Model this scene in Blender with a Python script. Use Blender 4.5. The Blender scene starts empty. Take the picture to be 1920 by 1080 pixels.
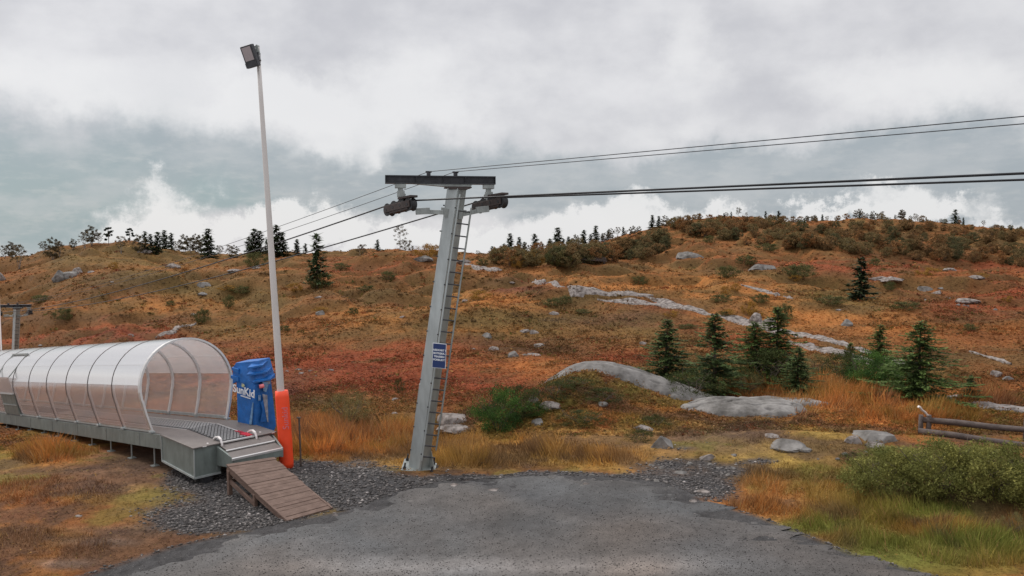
import bpy, math, random
import numpy as np
from mathutils import Vector
R = math.radians
random.seed(7)
rng = np.random.default_rng(11)
sc = bpy.context.scene
col = sc.collection

# ------------------------------------------------------------------ camera
CAMZ, PITCH, FOC = 6.0, R(4.0), 1500.0          # focal length in photo pixels (1920 wide)
cd = bpy.data.cameras.new('camera')
cd.sensor_width = 36.0
cd.lens = 36.0 * FOC / 1920.0
cd.clip_start = 0.1
cd.clip_end = 20000.0
cam = bpy.data.objects.new('camera', cd)
cam.location = (0, 0, CAMZ)
cam.rotation_euler = (R(90) - PITCH, 0, 0)
col.objects.link(cam)
sc.camera = cam
sc.view_settings.view_transform = 'Standard'
sc.view_settings.look = 'None'
sc.view_settings.gamma = 1.0
sc.view_settings.use_curve_mapping = False
sc.view_settings.exposure = 0.12
sc.cycles.use_denoising = True
sc.cycles.max_bounces = 6
sc.cycles.diffuse_bounces = 3
sc.cycles.transparent_max_bounces = 24

CP, SP = math.cos(PITCH), math.sin(PITCH)
def ray(px, py):
    a, b = (px - 960) / FOC, (540 - py) / FOC
    return np.array([a, CP + b * SP, -SP + b * CP])
def at(px, py, Y):
    d = ray(px, py)
    return Vector((d[0] / d[1] * Y, Y, CAMZ + d[2] / d[1] * Y))
def proj(x, y, z):
    zz = z - CAMZ
    dep = y * CP - zz * SP
    return 960 + FOC * x / dep, 540 - FOC * (zz * CP + y * SP) / dep

# ------------------------------------------------------------------ world: overcast sky with low mist
SUN_EL, SUN_AZ = 42.0, -55.0
w = bpy.data.worlds.new('World'); sc.world = w; w.use_nodes = True
nt = w.node_tree; N = nt.nodes; L = nt.links
for n_ in list(N): N.remove(n_)
def nd(tree, typ, **kw):
    n = tree.nodes.new(typ)
    for k, v in kw.items(): setattr(n, k, v)
    return n
def mth(op, a, b=None, c=None, clamp=False, tree=None):
    tree = tree or nt
    n = tree.nodes.new('ShaderNodeMath'); n.operation = op; n.use_clamp = clamp
    for i, v in enumerate((a, b, c)):
        if v is None: continue
        if isinstance(v, (int, float)): n.inputs[i].default_value = v
        else: tree.links.new(v, n.inputs[i])
    return n.outputs[0]
tc = nd(nt, 'ShaderNodeTexCoord')
sep = nd(nt, 'ShaderNodeSeparateXYZ'); L.new(tc.outputs['Generated'], sep.inputs[0])
az = mth('ARCTAN2', sep.outputs[0], sep.outputs[1])
el = mth('ARCSINE', sep.outputs[2])
comb = nd(nt, 'ShaderNodeCombineXYZ'); L.new(az, comb.inputs[0]); L.new(el, comb.inputs[1])
def wnoise(scale, detail, rough, off, sy=1.0):
    m = nd(nt, 'ShaderNodeVectorMath', operation='MULTIPLY'); L.new(comb.outputs[0], m.inputs[0]); m.inputs[1].default_value = (1, sy, 1)
    a = nd(nt, 'ShaderNodeVectorMath', operation='ADD'); L.new(m.outputs[0], a.inputs[0]); a.inputs[1].default_value = off
    n = nd(nt, 'ShaderNodeTexNoise'); n.inputs['Scale'].default_value = scale
    n.inputs['Detail'].default_value = detail; n.inputs['Roughness'].default_value = rough
    L.new(a.outputs[0], n.inputs['Vector'])
    return n
def warped(amount, scale, off, det=5, rough=.55):
    n = wnoise(scale, det, rough, off)
    s = nd(nt, 'ShaderNodeVectorMath', operation='SUBTRACT'); L.new(n.outputs['Color'], s.inputs[0]); s.inputs[1].default_value = (.5, .5, .5)
    m = nd(nt, 'ShaderNodeVectorMath', operation='SCALE'); L.new(s.outputs[0], m.inputs[0]); m.inputs['Scale'].default_value = amount
    a = nd(nt, 'ShaderNodeVectorMath', operation='ADD'); L.new(comb.outputs[0], a.inputs[0]); L.new(m.outputs[0], a.inputs[1])
    # flatten z so that the blobs are 2-D
    f = nd(nt, 'ShaderNodeVectorMath', operation='MULTIPLY'); L.new(a.outputs[0], f.inputs[0]); f.inputs[1].default_value = (1, 1, 0)
    return f.outputs[0]
def ang(px, py):
    d = ray(px, py); d = d / np.linalg.norm(d)
    return math.atan2(d[0], d[1]), math.asin(d[2])
def blobs(vec, lst):
    acc = None
    for (px, py, rx, ry, wt) in lst:
        a0, e0 = ang(px, py)
        s = nd(nt, 'ShaderNodeVectorMath', operation='SUBTRACT'); L.new(vec, s.inputs[0]); s.inputs[1].default_value = (a0, e0, 0)
        m = nd(nt, 'ShaderNodeVectorMath', operation='MULTIPLY'); L.new(s.outputs[0], m.inputs[0]); m.inputs[1].default_value = (1500 / rx, 1500 / ry, 0)
        d = nd(nt, 'ShaderNodeVectorMath', operation='DOT_PRODUCT'); L.new(m.outputs[0], d.inputs[0]); L.new(m.outputs[0], d.inputs[1])
        p = mth('POWER', 0.3679, d.outputs['Value'])
        acc = mth('MULTIPLY_ADD', p, wt, acc if acc is not None else 0.0)
    return acc
def smooth(v, a, b):
    n = nd(nt, 'ShaderNodeMapRange'); n.interpolation_type = 'SMOOTHSTEP'
    L.new(v, n.inputs['Value']); n.inputs['From Min'].default_value = a; n.inputs['From Max'].default_value = b
    return n.outputs['Result']
def mixc(f, a, b):
    n = nd(nt, 'ShaderNodeMix', data_type='RGBA')
    if isinstance(f, float): n.inputs[0].default_value = f
    else: L.new(f, n.inputs[0])
    for i, v in ((6, a), (7, b)):
        if isinstance(v, tuple): n.inputs[i].default_value = (*v, 1)
        else: L.new(v, n.inputs[i])
    return n.outputs[2]
soft = warped(.16, 6, (3, 1, 0), 6, .6); fine = warped(.19, 10, (7, 2, 0), 11, .68)
nb = wnoise(5.0, 7, .55, (1.3, 4.2, 0), 1.6)
nf = wnoise(16.0, 8, .6, (5.1, .2, 0), 1.4)
base = mixc(smooth(nb.outputs['Fac'], .33, .68), (.545, .545, .575), (.74, .735, .75))
# slate-blue gaps where the far mountains show through the mist
darkB = blobs(soft, [
    (90, 330, 330, 90, 1.15), (330, 255, 120, 75, .75), (610, 375, 170, 55, 1.1), (400, 350, 150, 60, .8), (720, 330, 120, 60, .75),
    (690, 235, 60, 40, .45), (80, 440, 160, 50, .9), (940, 360, 140, 60, .8), (1150, 350, 230, 60, 1.0), (1480, 345, 260, 55, 1.1),
    (1750, 305, 230, 62, 1.1), (1900, 365, 120, 60, .9), (1350, 300, 160, 26, .4), (1000, 432, 45, 22, .8), (1840, 330, 150, 60, .6),
    (1620, 90, 130, 60, .18), (1900, 90, 110, 120, .3), (850, 400, 80, 30, .5)])
dk = mth('MULTIPLY_ADD', mth('SUBTRACT', nb.outputs['Fac'], .5), 1.2, mth('MULTIPLY_ADD', mth('SUBTRACT', nf.outputs['Fac'], .5), .5, darkB))
dm = smooth(dk, .15, 1.15)
tealB = blobs(soft, [(40, 400, 300, 110, 1.1), (430, 390, 130, 40, .7)])
dcol = mixc(mth('MINIMUM', tealB, 1.0), (.34, .385, .42), (.285, .37, .395))
nt2 = wnoise(26.0, 6, .6, (2.1, 9.2, 0), 3.0)
dcol = mixc(mth('MULTIPLY', smooth(nt2.outputs['Fac'], .46, .75), .45), dcol, (.54, .55, .55))
nt3 = wnoise(7.0, 7, .62, (8.1, 3.2, 0), 2.2)
dcol = mixc(mth('MULTIPLY', smooth(nt3.outputs['Fac'], .42, .66), .55), dcol, (.50, .52, .54))
c1 = mixc(mth('MULTIPLY', dm, .93), base, dcol)
# bright cloud bodies and the mist bank that lies behind the ridge
whB = blobs(fine, [
    (330, 400, 62, 48, 1.15), (295, 345, 28, 26, .5), (300, 430, 95, 30, 1.0), (450, 440, 150, 30, 1.2), (560, 425, 90, 34, .9), (700, 450, 170, 30, 1.2), (640, 462, 300, 22, .8),
    (900, 465, 110, 26, 1.1), (1060, 410, 85, 26, 1.1), (1150, 425, 110, 28, 1.1), (1050, 450, 170, 30, 1.0), (1300, 395, 130, 22, .75), (1470, 408, 200, 18, .85),
    (1640, 405, 140, 20, .8), (1720, 368, 60, 20, .9), (1790, 395, 60, 16, .9), (1670, 345, 40, 14, .6), (1890, 430, 60, 14, .9)])
wk = mth('MULTIPLY_ADD', mth('SUBTRACT', nf.outputs['Fac'], .5), 1.1, whB)
c2 = mixc(mth('MULTIPLY', smooth(wk, .12, 1.1), .93), c1, (.77, .77, .775))
hiB = blobs(soft, [(60, 170, 190, 55, 1.0), (560, 210, 150, 70, 1.1), (470, 200, 120, 45, .6), (760, 140, 110, 90, .8), (840, 240, 130, 50, .9), (1310, 110, 70, 90, .9), (1640, 160, 170, 60, .9),
                   (650, 295, 60, 34, .7), (1880, 190, 120, 60, .7), (1000, 130, 120, 60, .5), (1250, 245, 160, 30, .5), (735, 300, 25, 22, .6)])
hk = mth('MULTIPLY_ADD', mth('SUBTRACT', nf.outputs['Fac'], .5), 1.0, hiB)
c3 = mixc(mth('MULTIPLY', smooth(hk, .15, 1.1), .85), c2, (.80, .795, .80))
# an overcast sky is brightest overhead (well above the frame)
zen = smooth(el, .42, 1.3)
zz_ = mth('MULTIPLY_ADD', zen, 1.5, 1.0)
vm = nd(nt, 'ShaderNodeVectorMath', operation='SCALE'); L.new(c3, vm.inputs[0]); L.new(zz_, vm.inputs['Scale'])
bg1 = nd(nt, 'ShaderNodeBackground'); L.new(vm.outputs[0], bg1.inputs[0]); bg1.inputs[1].default_value = 1.0
sky = nd(nt, 'ShaderNodeTexSky', sky_type='NISHITA'); sky.sun_disc = False
sky.sun_elevation = R(SUN_EL); sky.sun_rotation = R(SUN_AZ)
bg2 = nd(nt, 'ShaderNodeBackground'); L.new(sky.outputs[0], bg2.inputs[0]); bg2.inputs[1].default_value = 0.08
mx = nd(nt, 'ShaderNodeMixShader'); mx.inputs[0].default_value = .07
L.new(bg1.outputs[0], mx.inputs[1]); L.new(bg2.outputs[0], mx.inputs[2])
wo = nd(nt, 'ShaderNodeOutputWorld'); L.new(mx.outputs[0], wo.inputs[0])
w.cycles.sampling_method = 'MANUAL'; w.cycles.sample_map_resolution = 512

sl = bpy.data.lights.new('sun', 'SUN'); sl.energy = 1.9; sl.angle = R(12); sl.color = (1, .95, .88)
so = bpy.data.objects.new('sun', sl); col.objects.link(so)
sd = Vector((math.sin(R(SUN_AZ)) * math.cos(R(SUN_EL)), math.cos(R(SUN_AZ)) * math.cos(R(SUN_EL)), math.sin(R(SUN_EL))))
so.rotation_euler = sd.to_track_quat('Z', 'Y').to_euler()

# ------------------------------------------------------------------ helpers
def tag(o, label=None, cat=None, group=None, kind=None):
    if label: o['label'] = label
    if cat: o['category'] = cat
    if group: o['group'] = group
    if kind: o['kind'] = kind
    return o
def thing(name, loc, label, cat, group=None):
    o = bpy.data.objects.new(name, None); col.objects.link(o)
    o.location = loc; o.empty_display_size = .2
    return tag(o, label, cat, group)
def wloc(p):
    v = Vector((0, 0, 0))
    while p is not None:
        v = v + p.location; p = p.parent
    return v
def npmesh(name, V, F, mat=None, parent=None, colors=None, smooth=False):
    """V (n,3) float, F (m,k) ints; colours per vertex"""
    V = np.asarray(V, dtype=np.float32).copy(); F = np.asarray(F, dtype=np.int32)
    me = bpy.data.meshes.new(name)
    if parent is not None: V -= np.array(wloc(parent), dtype=np.float32)
    m, k = F.shape
    me.vertices.add(len(V)); me.vertices.foreach_set('co', V.ravel())
    me.loops.add(m * k); me.loops.foreach_set('vertex_index', F.ravel())
    me.polygons.add(m); me.polygons.foreach_set('loop_start', np.arange(0, m * k, k, dtype=np.int32))
    if smooth: me.polygons.foreach_set('use_smooth', np.ones(m, dtype=bool))
    me.update(calc_edges=True)
    if colors is not None:
        ca = me.color_attributes.new('Col', 'FLOAT_COLOR', 'POINT')
        c4 = np.ones((len(V), 4), dtype=np.float32); c4[:, :3] = colors
        ca.data.foreach_set('color', c4.ravel())
    if mat: me.materials.append(mat)
    o = bpy.data.objects.new(name, me); col.objects.link(o)
    if parent is not None: o.parent = parent
    return o
class MB:
    def __init__(s): s.v = []; s.f = []
    def add(s, V, F):
        b = len(s.v); s.v += [tuple(p) for p in V]; s.f += [tuple(i + b for i in f) for f in F]; return s
    def box(s, c, ax, ay, az_):
        c = Vector(c); ax, ay, az_ = Vector(ax), Vector(ay), Vector(az_)   # half-axes
        V = [c + i * ax + j * ay + k * az_ for k in (-1, 1) for j in (-1, 1) for i in (-1, 1)]
        return s.add(V, [(0, 2, 3, 1), (4, 5, 7, 6), (0, 1, 5, 4), (2, 6, 7, 3), (0, 4, 6, 2), (1, 3, 7, 5)])
    def hexa(s, P):   # 8 corners: bottom 4 (ccw), top 4
        return s.add(P, [(3, 2, 1, 0), (4, 5, 6, 7), (0, 1, 5, 4), (1, 2, 6, 5), (2, 3, 7, 6), (3, 0, 4, 7)])
    def slab(s, Q, t):  # quad extruded down by t
        Q = [Vector(q) for q in Q]; return s.hexa([q - Vector((0, 0, t)) for q in Q] + Q)
    def beam(s, a, b, wd, ht, up=(0, 0, 1)):
        a, b = Vector(a), Vector(b); d = (b - a); n = d.normalized(); u = Vector(up)
        r = n.cross(u).normalized(); u = r.cross(n)
        return s.box((a + b) / 2, d / 2, r * wd / 2, u * ht / 2)
    def tube(s, P, rad, n=10, cap=True):
        P = [Vector(p) for p in P]
        if not hasattr(rad, '__len__'): rad = [rad] * len(P)
        V = []; F = []
        ref = Vector((0, 0, 1)) if abs((P[-1] - P[0]).normalized().z) < .9 else Vector((1, 0, 0))
        for i, p in enumerate(P):
            d = (P[min(i + 1, len(P) - 1)] - P[max(i - 1, 0)]).normalized()
            r = d.cross(ref).normalized(); u = r.cross(d)
            for j in range(n):
                a = 2 * math.pi * j / n; V.append(p + (r * math.cos(a) + u * math.sin(a)) * rad[i])
        for i in range(len(P) - 1):
            for j in range(n): F.append((i * n + j, i * n + (j + 1) % n, (i + 1) * n + (j + 1) % n, (i + 1) * n + j))
        if cap: F.append(tuple(range(n - 1, -1, -1))); F.append(tuple((len(P) - 1) * n + j for j in range(n)))
        return s.add(V, F)
    def build(s, name, mat, parent=None, smooth=False, bevel=0):
        me = bpy.data.meshes.new(name)
        off = wloc(parent) if parent is not None else Vector((0, 0, 0))
        me.from_pydata([Vector(p) - off for p in s.v], [], s.f)
        me.materials.append(mat)
        if smooth:
            for p in me.polygons: p.use_smooth = len(p.vertices) < 5
        o = bpy.data.objects.new(name, me); col.objects.link(o)
        if parent is not None: o.parent = parent
        if bevel:
            b = o.modifiers.new('bevel', 'BEVEL'); b.width = bevel; b.segments = 2; b.limit_method = 'ANGLE'
        return o
def hsh(i, j, s):
    n = (i.astype(np.int64) * 374761393 + j.astype(np.int64) * 668265263 + s * 1442695041) & 0xffffffff
    n = ((n ^ (n >> 13)) * 1274126177) & 0xffffffff
    return ((n ^ (n >> 16)) & 0xffff) / 65535.0
def vnoise(x, y, s):
    xi, yi = np.floor(x), np.floor(y); fx, fy = x - xi, y - yi
    fx = fx * fx * (3 - 2 * fx); fy = fy * fy * (3 - 2 * fy)
    a, b, c, d = hsh(xi, yi, s), hsh(xi + 1, yi, s), hsh(xi, yi + 1, s), hsh(xi + 1, yi + 1, s)
    return (a + (b - a) * fx) * (1 - fy) + (c + (d - c) * fx) * fy
def fbm(x, y, size, octv=4, s=0, g=.5):
    x = np.asarray(x, float) / size; y = np.asarray(y, float) / size; t = 0; a = 1; n = 0
    for o in range(octv):
        c, q = math.cos(.6 * o + .3), math.sin(.6 * o + .3)
        t = t + a * vnoise((x * c - y * q) * 2 ** o + 17.3 * o + 500, (x * q + y * c) * 2 ** o + 900, s + o); n += a; a *= g
    return t / n
def sst(x, a, b):
    t = np.clip((x - a) / (b - a), 0, 1); return t * t * (3 - 2 * t)

# ------------------------------------------------------------------ materials
def newmat(name):
    m = bpy.data.materials.new(name); m.use_nodes = True
    return m, m.node_tree, m.node_tree.nodes['Principled BSDF']
def mat(name, c, rough=.6, metal=0.0, var=.12, scale=6.0, bump=0.0, bscale=60.0, c2=None, streak=None, spec=.5, thr=(.35, .7)):
    m, t, b = newmat(name)
    co = nd(t, 'ShaderNodeTexCoord'); mp = nd(t, 'ShaderNodeMapping'); t.links.new(co.outputs['Object'], mp.inputs[0])
    if streak: mp.inputs['Scale'].default_value = streak
    n = nd(t, 'ShaderNodeTexNoise'); n.inputs['Scale'].default_value = scale; n.inputs['Detail'].default_value = 6; n.inputs['Roughness'].default_value = .65
    t.links.new(mp.outputs[0], n.inputs['Vector'])
    mr = nd(t, 'ShaderNodeMapRange'); t.links.new(n.outputs['Fac'], mr.inputs['Value'])
    mr.inputs['From Min'].default_value = thr[0]; mr.inputs['From Max'].default_value = thr[1]
    mc = nd(t, 'ShaderNodeMix', data_type='RGBA'); t.links.new(mr.outputs[0], mc.inputs[0])
    if c2 is None:
        a = tuple(x * (1 - var) for x in c); q = tuple(min(1, x * (1 + var)) for x in c)
    else: a, q = c, c2
    mc.inputs[6].default_value = (*a, 1); mc.inputs[7].default_value = (*q, 1)
    t.links.new(mc.outputs[2], b.inputs['Base Color'])
    b.inputs['Roughness'].default_value = rough; b.inputs['Metallic'].default_value = metal
    b.inputs['Specular IOR Level'].default_value = spec
    if bump:
        n2 = nd(t, 'ShaderNodeTexNoise'); n2.inputs['Scale'].default_value = bscale; n2.inputs['Detail'].default_value = 5
        t.links.new(mp.outputs[0], n2.inputs['Vector'])
        bp = nd(t, 'ShaderNodeBump'); bp.inputs['Strength'].default_value = bump; bp.inputs['Distance'].default_value = .02
        t.links.new(n2.outputs['Fac'], bp.inputs['Height']); t.links.new(bp.outputs[0], b.inputs['Normal'])
    return m
def leafmat(name, rough=.8, trans=.25):
    m, t, b = newmat(name)
    a = nd(t, 'ShaderNodeAttribute'); a.attribute_name = 'Col'
    t.links.new(a.outputs['Color'], b.inputs['Base Color']); b.inputs['Roughness'].default_value = rough
    b.inputs['Specular IOR Level'].default_value = .15
    if trans:
        tr = nd(t, 'ShaderNodeBsdfTranslucent'); t.links.new(a.outputs['Color'], tr.inputs[0])
        mx_ = nd(t, 'ShaderNodeMixShader'); mx_.inputs[0].default_value = trans
        t.links.new(b.outputs[0], mx_.inputs[1]); t.links.new(tr.outputs[0], mx_.inputs[2])
        t.links.new(mx_.outputs[0], t.nodes['Material Output'].inputs[0])
    return m
def groundmat(name, nscale, amt, bump, bdist, rough=.95, spec=.1):
    m, t, b = newmat(name)
    a = nd(t, 'ShaderNodeAttribute'); a.attribute_name = 'Col'
    g = nd(t, 'ShaderNodeNewGeometry')
    n = nd(t, 'ShaderNodeTexNoise'); n.inputs['Scale'].default_value = nscale; n.inputs['Detail'].default_value = 8; n.inputs['Roughness'].default_value = .7
    t.links.new(g.outputs['Position'], n.inputs['Vector'])
    mr = nd(t, 'ShaderNodeMapRange'); t.links.new(n.outputs['Fac'], mr.inputs['Value'])
    mr.inputs['From Min'].default_value = .3; mr.inputs['From Max'].default_value = .7
    mr.inputs['To Min'].default_value = 1 - amt; mr.inputs['To Max'].default_value = 1 + amt
    v = nd(t, 'ShaderNodeVectorMath', operation='SCALE'); t.links.new(a.outputs['Color'], v.inputs[0]); t.links.new(mr.outputs[0], v.inputs['Scale'])
    t.links.new(v.outputs[0], b.inputs['Base Color'])
    b.inputs['Roughness'].default_value = rough; b.inputs['Specular IOR Level'].default_value = spec
    bp = nd(t, 'ShaderNodeBump'); bp.inputs['Strength'].default_value = bump; bp.inputs['Distance'].default_value = bdist
    t.links.new(n.outputs['Fac'], bp.inputs['Height']); t.links.new(bp.outputs[0], b.inputs['Normal'])
    return m
M = {}
M['leaf'] = leafmat('foliage'); M['needle'] = leafmat('needles', .7, .1); M['blade'] = leafmat('grass_blades', .75, .3)
M['bark'] = mat('bark', (.10, .075, .06), .9, var=.4, scale=12, bump=.4)
M['birchbark'] = mat('birch_bark', (.22, .2, .18), .85, var=.5, scale=10, bump=.3)
M['rock'] = mat('bedrock', (.085, .078, .07), .8, c2=(.27, .255, .24), scale=1.3, bump=.7, bscale=9, spec=.3, thr=(.38, .68))
M['pale_rock'] = mat('pale_rock', (.085, .068, .058), .8, c2=(.29, .255, .235), scale=3.6, bump=.7, bscale=8, spec=.3, thr=(.38, .6))
M['stone'] = leafmat('loose_stones', .7, 0)
M['galv'] = mat('galvanised_steel', (.30, .32, .305), .45, .35, var=.26, scale=4.5, bump=.08, streak=(1, 1, .35))
M['galv_light'] = mat('pale_galvanised_steel', (.42, .455, .45), .4, .3, var=.17, scale=3.5, streak=(1, 1, .3))
M['cabinet'] = mat('cabinet_sheet', (.195, .225, .21), .5, .25, var=.22, scale=4, streak=(1, 1, .4))
M['deck'] = mat('brown_deck_plate', (.155, .135, .125), .55, .1, var=.10, scale=5, bump=.15, bscale=180)
M['alu'] = mat('aluminium', (.62, .61, .60), .35, .5, var=.06, scale=8)
M['black_steel'] = mat('dark_steel', (.045, .045, .05), .45, .4, var=.35, scale=9)
M['rubber'] = mat('black_rubber', (.022, .022, .023), .6, 0, var=.3, scale=20)
M['beltrib'] = mat('worn_rubber_ribs', (.26, .26, .26), .6, 0, var=.35, scale=25)
M['brown_steel'] = mat('rusty_brown_steel', (.05, .036, .032), .6, .2, var=.35, scale=5)
M['white'] = mat('white_plastic', (.72, .68, .66), .4, 0, var=.05)
M['pole'] = mat('pale_pole_paint', (.60, .56, .53), .45, .1, var=.06, scale=3, streak=(1, 1, .2))
M['red'] = mat('red_plastic', (.45, .015, .03), .4, 0, var=.1)
M['orange'] = mat('orange_padding', (.95, .075, .018), .45, 0, var=.07, scale=3, bump=.25, bscale=7)
M['blue'] = mat('blue_tarpaulin', (.008, .125, .42), .5, 0, var=.24, scale=4, bump=.9, bscale=6)
M['blue_patch'] = mat('worn_blue_patch', (.15, .28, .45), .5, 0, var=.3, scale=12)
M['grey_patch'] = mat('grey_folded_tarp', (.25, .28, .33), .6, 0, var=.35, scale=10)
M['pink'] = mat('pink_knob', (.75, .2, .22), .4)
M['yellow'] = mat('yellow_sun', (.55, .55, .30), .5)
M['sign_blue'] = mat('blue_sign', (.008, .03, .13), .4, 0, var=.08)
M['sign_white'] = mat('sign_white', (.75, .77, .8), .5, 0, var=.03)
M['lens'] = mat('floodlight_glass', (.32, .27, .27), .25, 0, var=.05)
M['plank'] = mat('weathered_planks', (.105, .062, .045), .75, 0, c2=(.18, .115, .088), scale=5, streak=(1, 1, 4), bump=.3, bscale=40)
M['log'] = mat('grey_logs', (.06, .045, .04), .85, 0, c2=(.13, .10, .088), scale=4, bump=.5, bscale=20)
M['cable'] = mat('cable_steel', (.012, .012, .014), .5, .3)
M['thincable'] = mat('thin_cable', (.04, .04, .045), .5, .3)
def sheet(name, opac, colr, tint, gl=.12, transl=.45, fm=.8):
    m, t, b = newmat(name); t.nodes.remove(b)
    df = nd(t, 'ShaderNodeBsdfDiffuse'); df.inputs[0].default_value = (*colr, 1)
    tl = nd(t, 'ShaderNodeBsdfTranslucent'); tl.inputs[0].default_value = (*colr, 1)
    g = nd(t, 'ShaderNodeBsdfGlossy'); g.inputs['Roughness'].default_value = .16; g.inputs[0].default_value = (.9, .9, .9, 1)
    tp = nd(t, 'ShaderNodeBsdfTransparent'); tp.inputs[0].default_value = (*tint, 1)
    a = nd(t, 'ShaderNodeMixShader'); a.inputs[0].default_value = transl; t.links.new(df.outputs[0], a.inputs[1]); t.links.new(tl.outputs[0], a.inputs[2])
    n = nd(t, 'ShaderNodeTexNoise'); n.inputs['Scale'].default_value = 1.5; n.inputs['Detail'].default_value = 5
    co = nd(t, 'ShaderNodeTexCoord'); t.links.new(co.outputs['Object'], n.inputs['Vector'])
    mr = nd(t, 'ShaderNodeMapRange'); t.links.new(n.outputs['Fac'], mr.inputs['Value']); mr.inputs['To Min'].default_value = opac - .1; mr.inputs['To Max'].default_value = opac + .1
    c = nd(t, 'ShaderNodeMixShader'); t.links.new(mr.outputs[0], c.inputs[0]); t.links.new(tp.outputs[0], c.inputs[1]); t.links.new(a.outputs[0], c.inputs[2])
    fr = nd(t, 'ShaderNodeFresnel'); fr.inputs[0].default_value = 1.5
    fg = nd(t, 'ShaderNodeMath', operation='MULTIPLY_ADD'); t.links.new(fr.outputs[0], fg.inputs[0]); fg.inputs[1].default_value = fm; fg.inputs[2].default_value = gl * .3
    e = nd(t, 'ShaderNodeMixShader'); t.links.new(fg.outputs[0], e.inputs[0]); t.links.new(c.outputs[0], e.inputs[1]); t.links.new(g.outputs[0], e.inputs[2])
    t.links.new(e.outputs[0], t.nodes['Material Output'].inputs[0])
    return m
M['roof_sheet'] = sheet('milky_polycarbonate', .68, (.92, .88, .87), (.80, .74, .73), .2, .5)
M['side_sheet'] = sheet('clear_polycarbonate', .36, (.78, .69, .67), (.90, .85, .84), .05, .5, .3)

# ------------------------------------------------------------------ terrain height
KX = (np.array([-600, 0, 200, 400, 640, 800, 960, 1100, 1300, 1500, 1700, 1920, 2500]) - 960) / 1500.0
YT = np.array([2, 14, 20, 27, 35, 48, 65, 85, 110, 140, 175, 230, 400, 1500, 4000.])
ZT = np.array([
 [-.3]*6 + [-.25]*7,
 [-.35,-.3,-.3,-.3,-.3,-.25,-.25,-.2,-.1,0,.05,.1,.1],
 [-.6,-.3,-.2,-.12,-.08,-.05,0,0,0,0,0,.1,.1],
 [-1.6,-1.0,-.75,-.6,-.7,-.6,-.3,0,0,.05,.05,0,0],
 [-2.8,-2.5,-1.7,-1.3,-1.2,-1.0,-.9,-.7,-.6,-.5,-.5,-.5,-.5],
 [-6.2,-5.9,-3.5,-2.2,-1.7,-1.3,-1.1,-.9,-.7,-.5,-.4,-.3,0],
 [-7.0,-6.4,-3.8,-2.6,-1.6,-1.1,-.8,-.5,-.3,0,.3,.5,.8],
 [-5,-4.6,-1.8,-1.6,-.2,.1,.5,.7,.7,1,1,1,1.5],
 [-2.4,-1.6,1.5,0,1.8,2.0,1.7,2.3,2.4,2.3,1.7,1.3,1.4],
 [.2,.5,4.2,1.4,2.3,1.9,1.3,2.7,6.0,5.0,4.6,3.9,3.6],
 [-1,-1,1.4,0,0,0,.4,2.8,8.0,8.0,8.0,5.8,5.2],
 [-10,-10,-6,-6,-6,-6,-6,-3,2,2,2,1,0],
 [-40]*13, [-200]*13, [-260]*13], float)
def cr(f):
    return (-.5*f+f*f-.5*f**3, 1-2.5*f*f+1.5*f**3, .5*f+2*f*f-1.5*f**3, -.5*f*f+.5*f**3)
BUMPS = [(2.6, 29.0, 2.1, 1.9, .95), (4.8, 28.8, 1.9, 1.4, .48), (1.6, 27.0, 2.4, 1.3, .55), (1.2, 25.7, 2.2, 1.1, .30), (-.4, 26.6, 1.4, 1.0, .3), (7.9, 26.8, 2.0, 1.0, .12), (7.5, 22.5, 1.6, .9, .22), (5.2, 21.4, 1.2, .7, .16), (11, 17.5, 2.5, 1.4, .3), (-3.6, 19.0, 1.6, 1.1, .22), 
         (9.5, 21.5, 2.0, 1.2, .35), (-1.6, 26.0, 1.6, 1.2, .35), (20.5, 62, 9, 5, 1.2), (-8, 60, 12, 5, 1.4), (-30, 95, 12, 5, 1.5), (5, 66, 10, 5, 1.2), (50, 120, 20, 6, 1.0)]
def road_edges(Y):
    Yk = [2, 12, 13.8, 14.5, 15.5, 16.5, 17.4, 18.4, 18.9, 19.2, 19.6]
    lk = [-1500, -100, 90, 190, 330, 520, 690, 790, 850, 950, 1040]
    rk = [3500, 2000, 1700, 1590, 1500, 1420, 1330, 1270, 1230, 1160, 1060]
    l = (np.interp(Y, Yk, lk) - 960) / 1500 * Y; r = (np.interp(Y, Yk, rk) - 960) / 1500 * Y
    return l, r
def height(x, y, detail=True):
    x = np.asarray(x, float); y = np.asarray(y, float)
    yy = np.clip(y, 2.001, 3999); k = np.clip(x / np.maximum(yy, 8), KX[0], KX[-1] - 1e-6)
    i = np.clip(np.searchsorted(YT, yy, side='right') - 1, 0, len(YT) - 2)
    j = np.clip(np.searchsorted(KX, k, side='right') - 1, 0, len(KX) - 2)
    fi = (np.log(yy) - np.log(YT[i])) / (np.log(YT[i+1]) - np.log(YT[i])); fj = (k - KX[j]) / (KX[j+1] - KX[j])
    wi, wj = cr(fi), cr(fj)
    z = 0
    for a in range(4):
        ia = np.clip(i + a - 1, 0, len(YT) - 1)
        for b in range(4):
            jb = np.clip(j + b - 1, 0, len(KX) - 1)
            z = z + wi[a] * wj[b] * ZT[ia, jb]
    for bx, by, rx, ry, h in BUMPS:
        z = z + h * np.exp(-((x - bx) / rx) ** 2 - ((y - by) / ry) ** 2)
    if detail:
        far = sst(y, 21, 34); vf = sst(y, 45, 90) * (1 - sst(y, 300, 420))
        z = z + (fbm(x, y, 5.0, 4, 3) - .5) * .75 * far
        r1 = fbm(x, y * 1.3, 17.0, 4, 9); z = z + ((1 - np.abs(2 * r1 - 1)) - .82) * 2.8 * vf
        r2 = fbm(x + .5 * y + 80, y * 1.7, 9.0, 3, 33); z = z + (sst(r2, .42, .58) - .5) * 1.15 * vf * (1 - .6 * sst(y, 120, 160))
        z = z + (fbm(x, y, 1.3, 3, 21) - .5) * (.05 + .30 * far)
    return z
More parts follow.
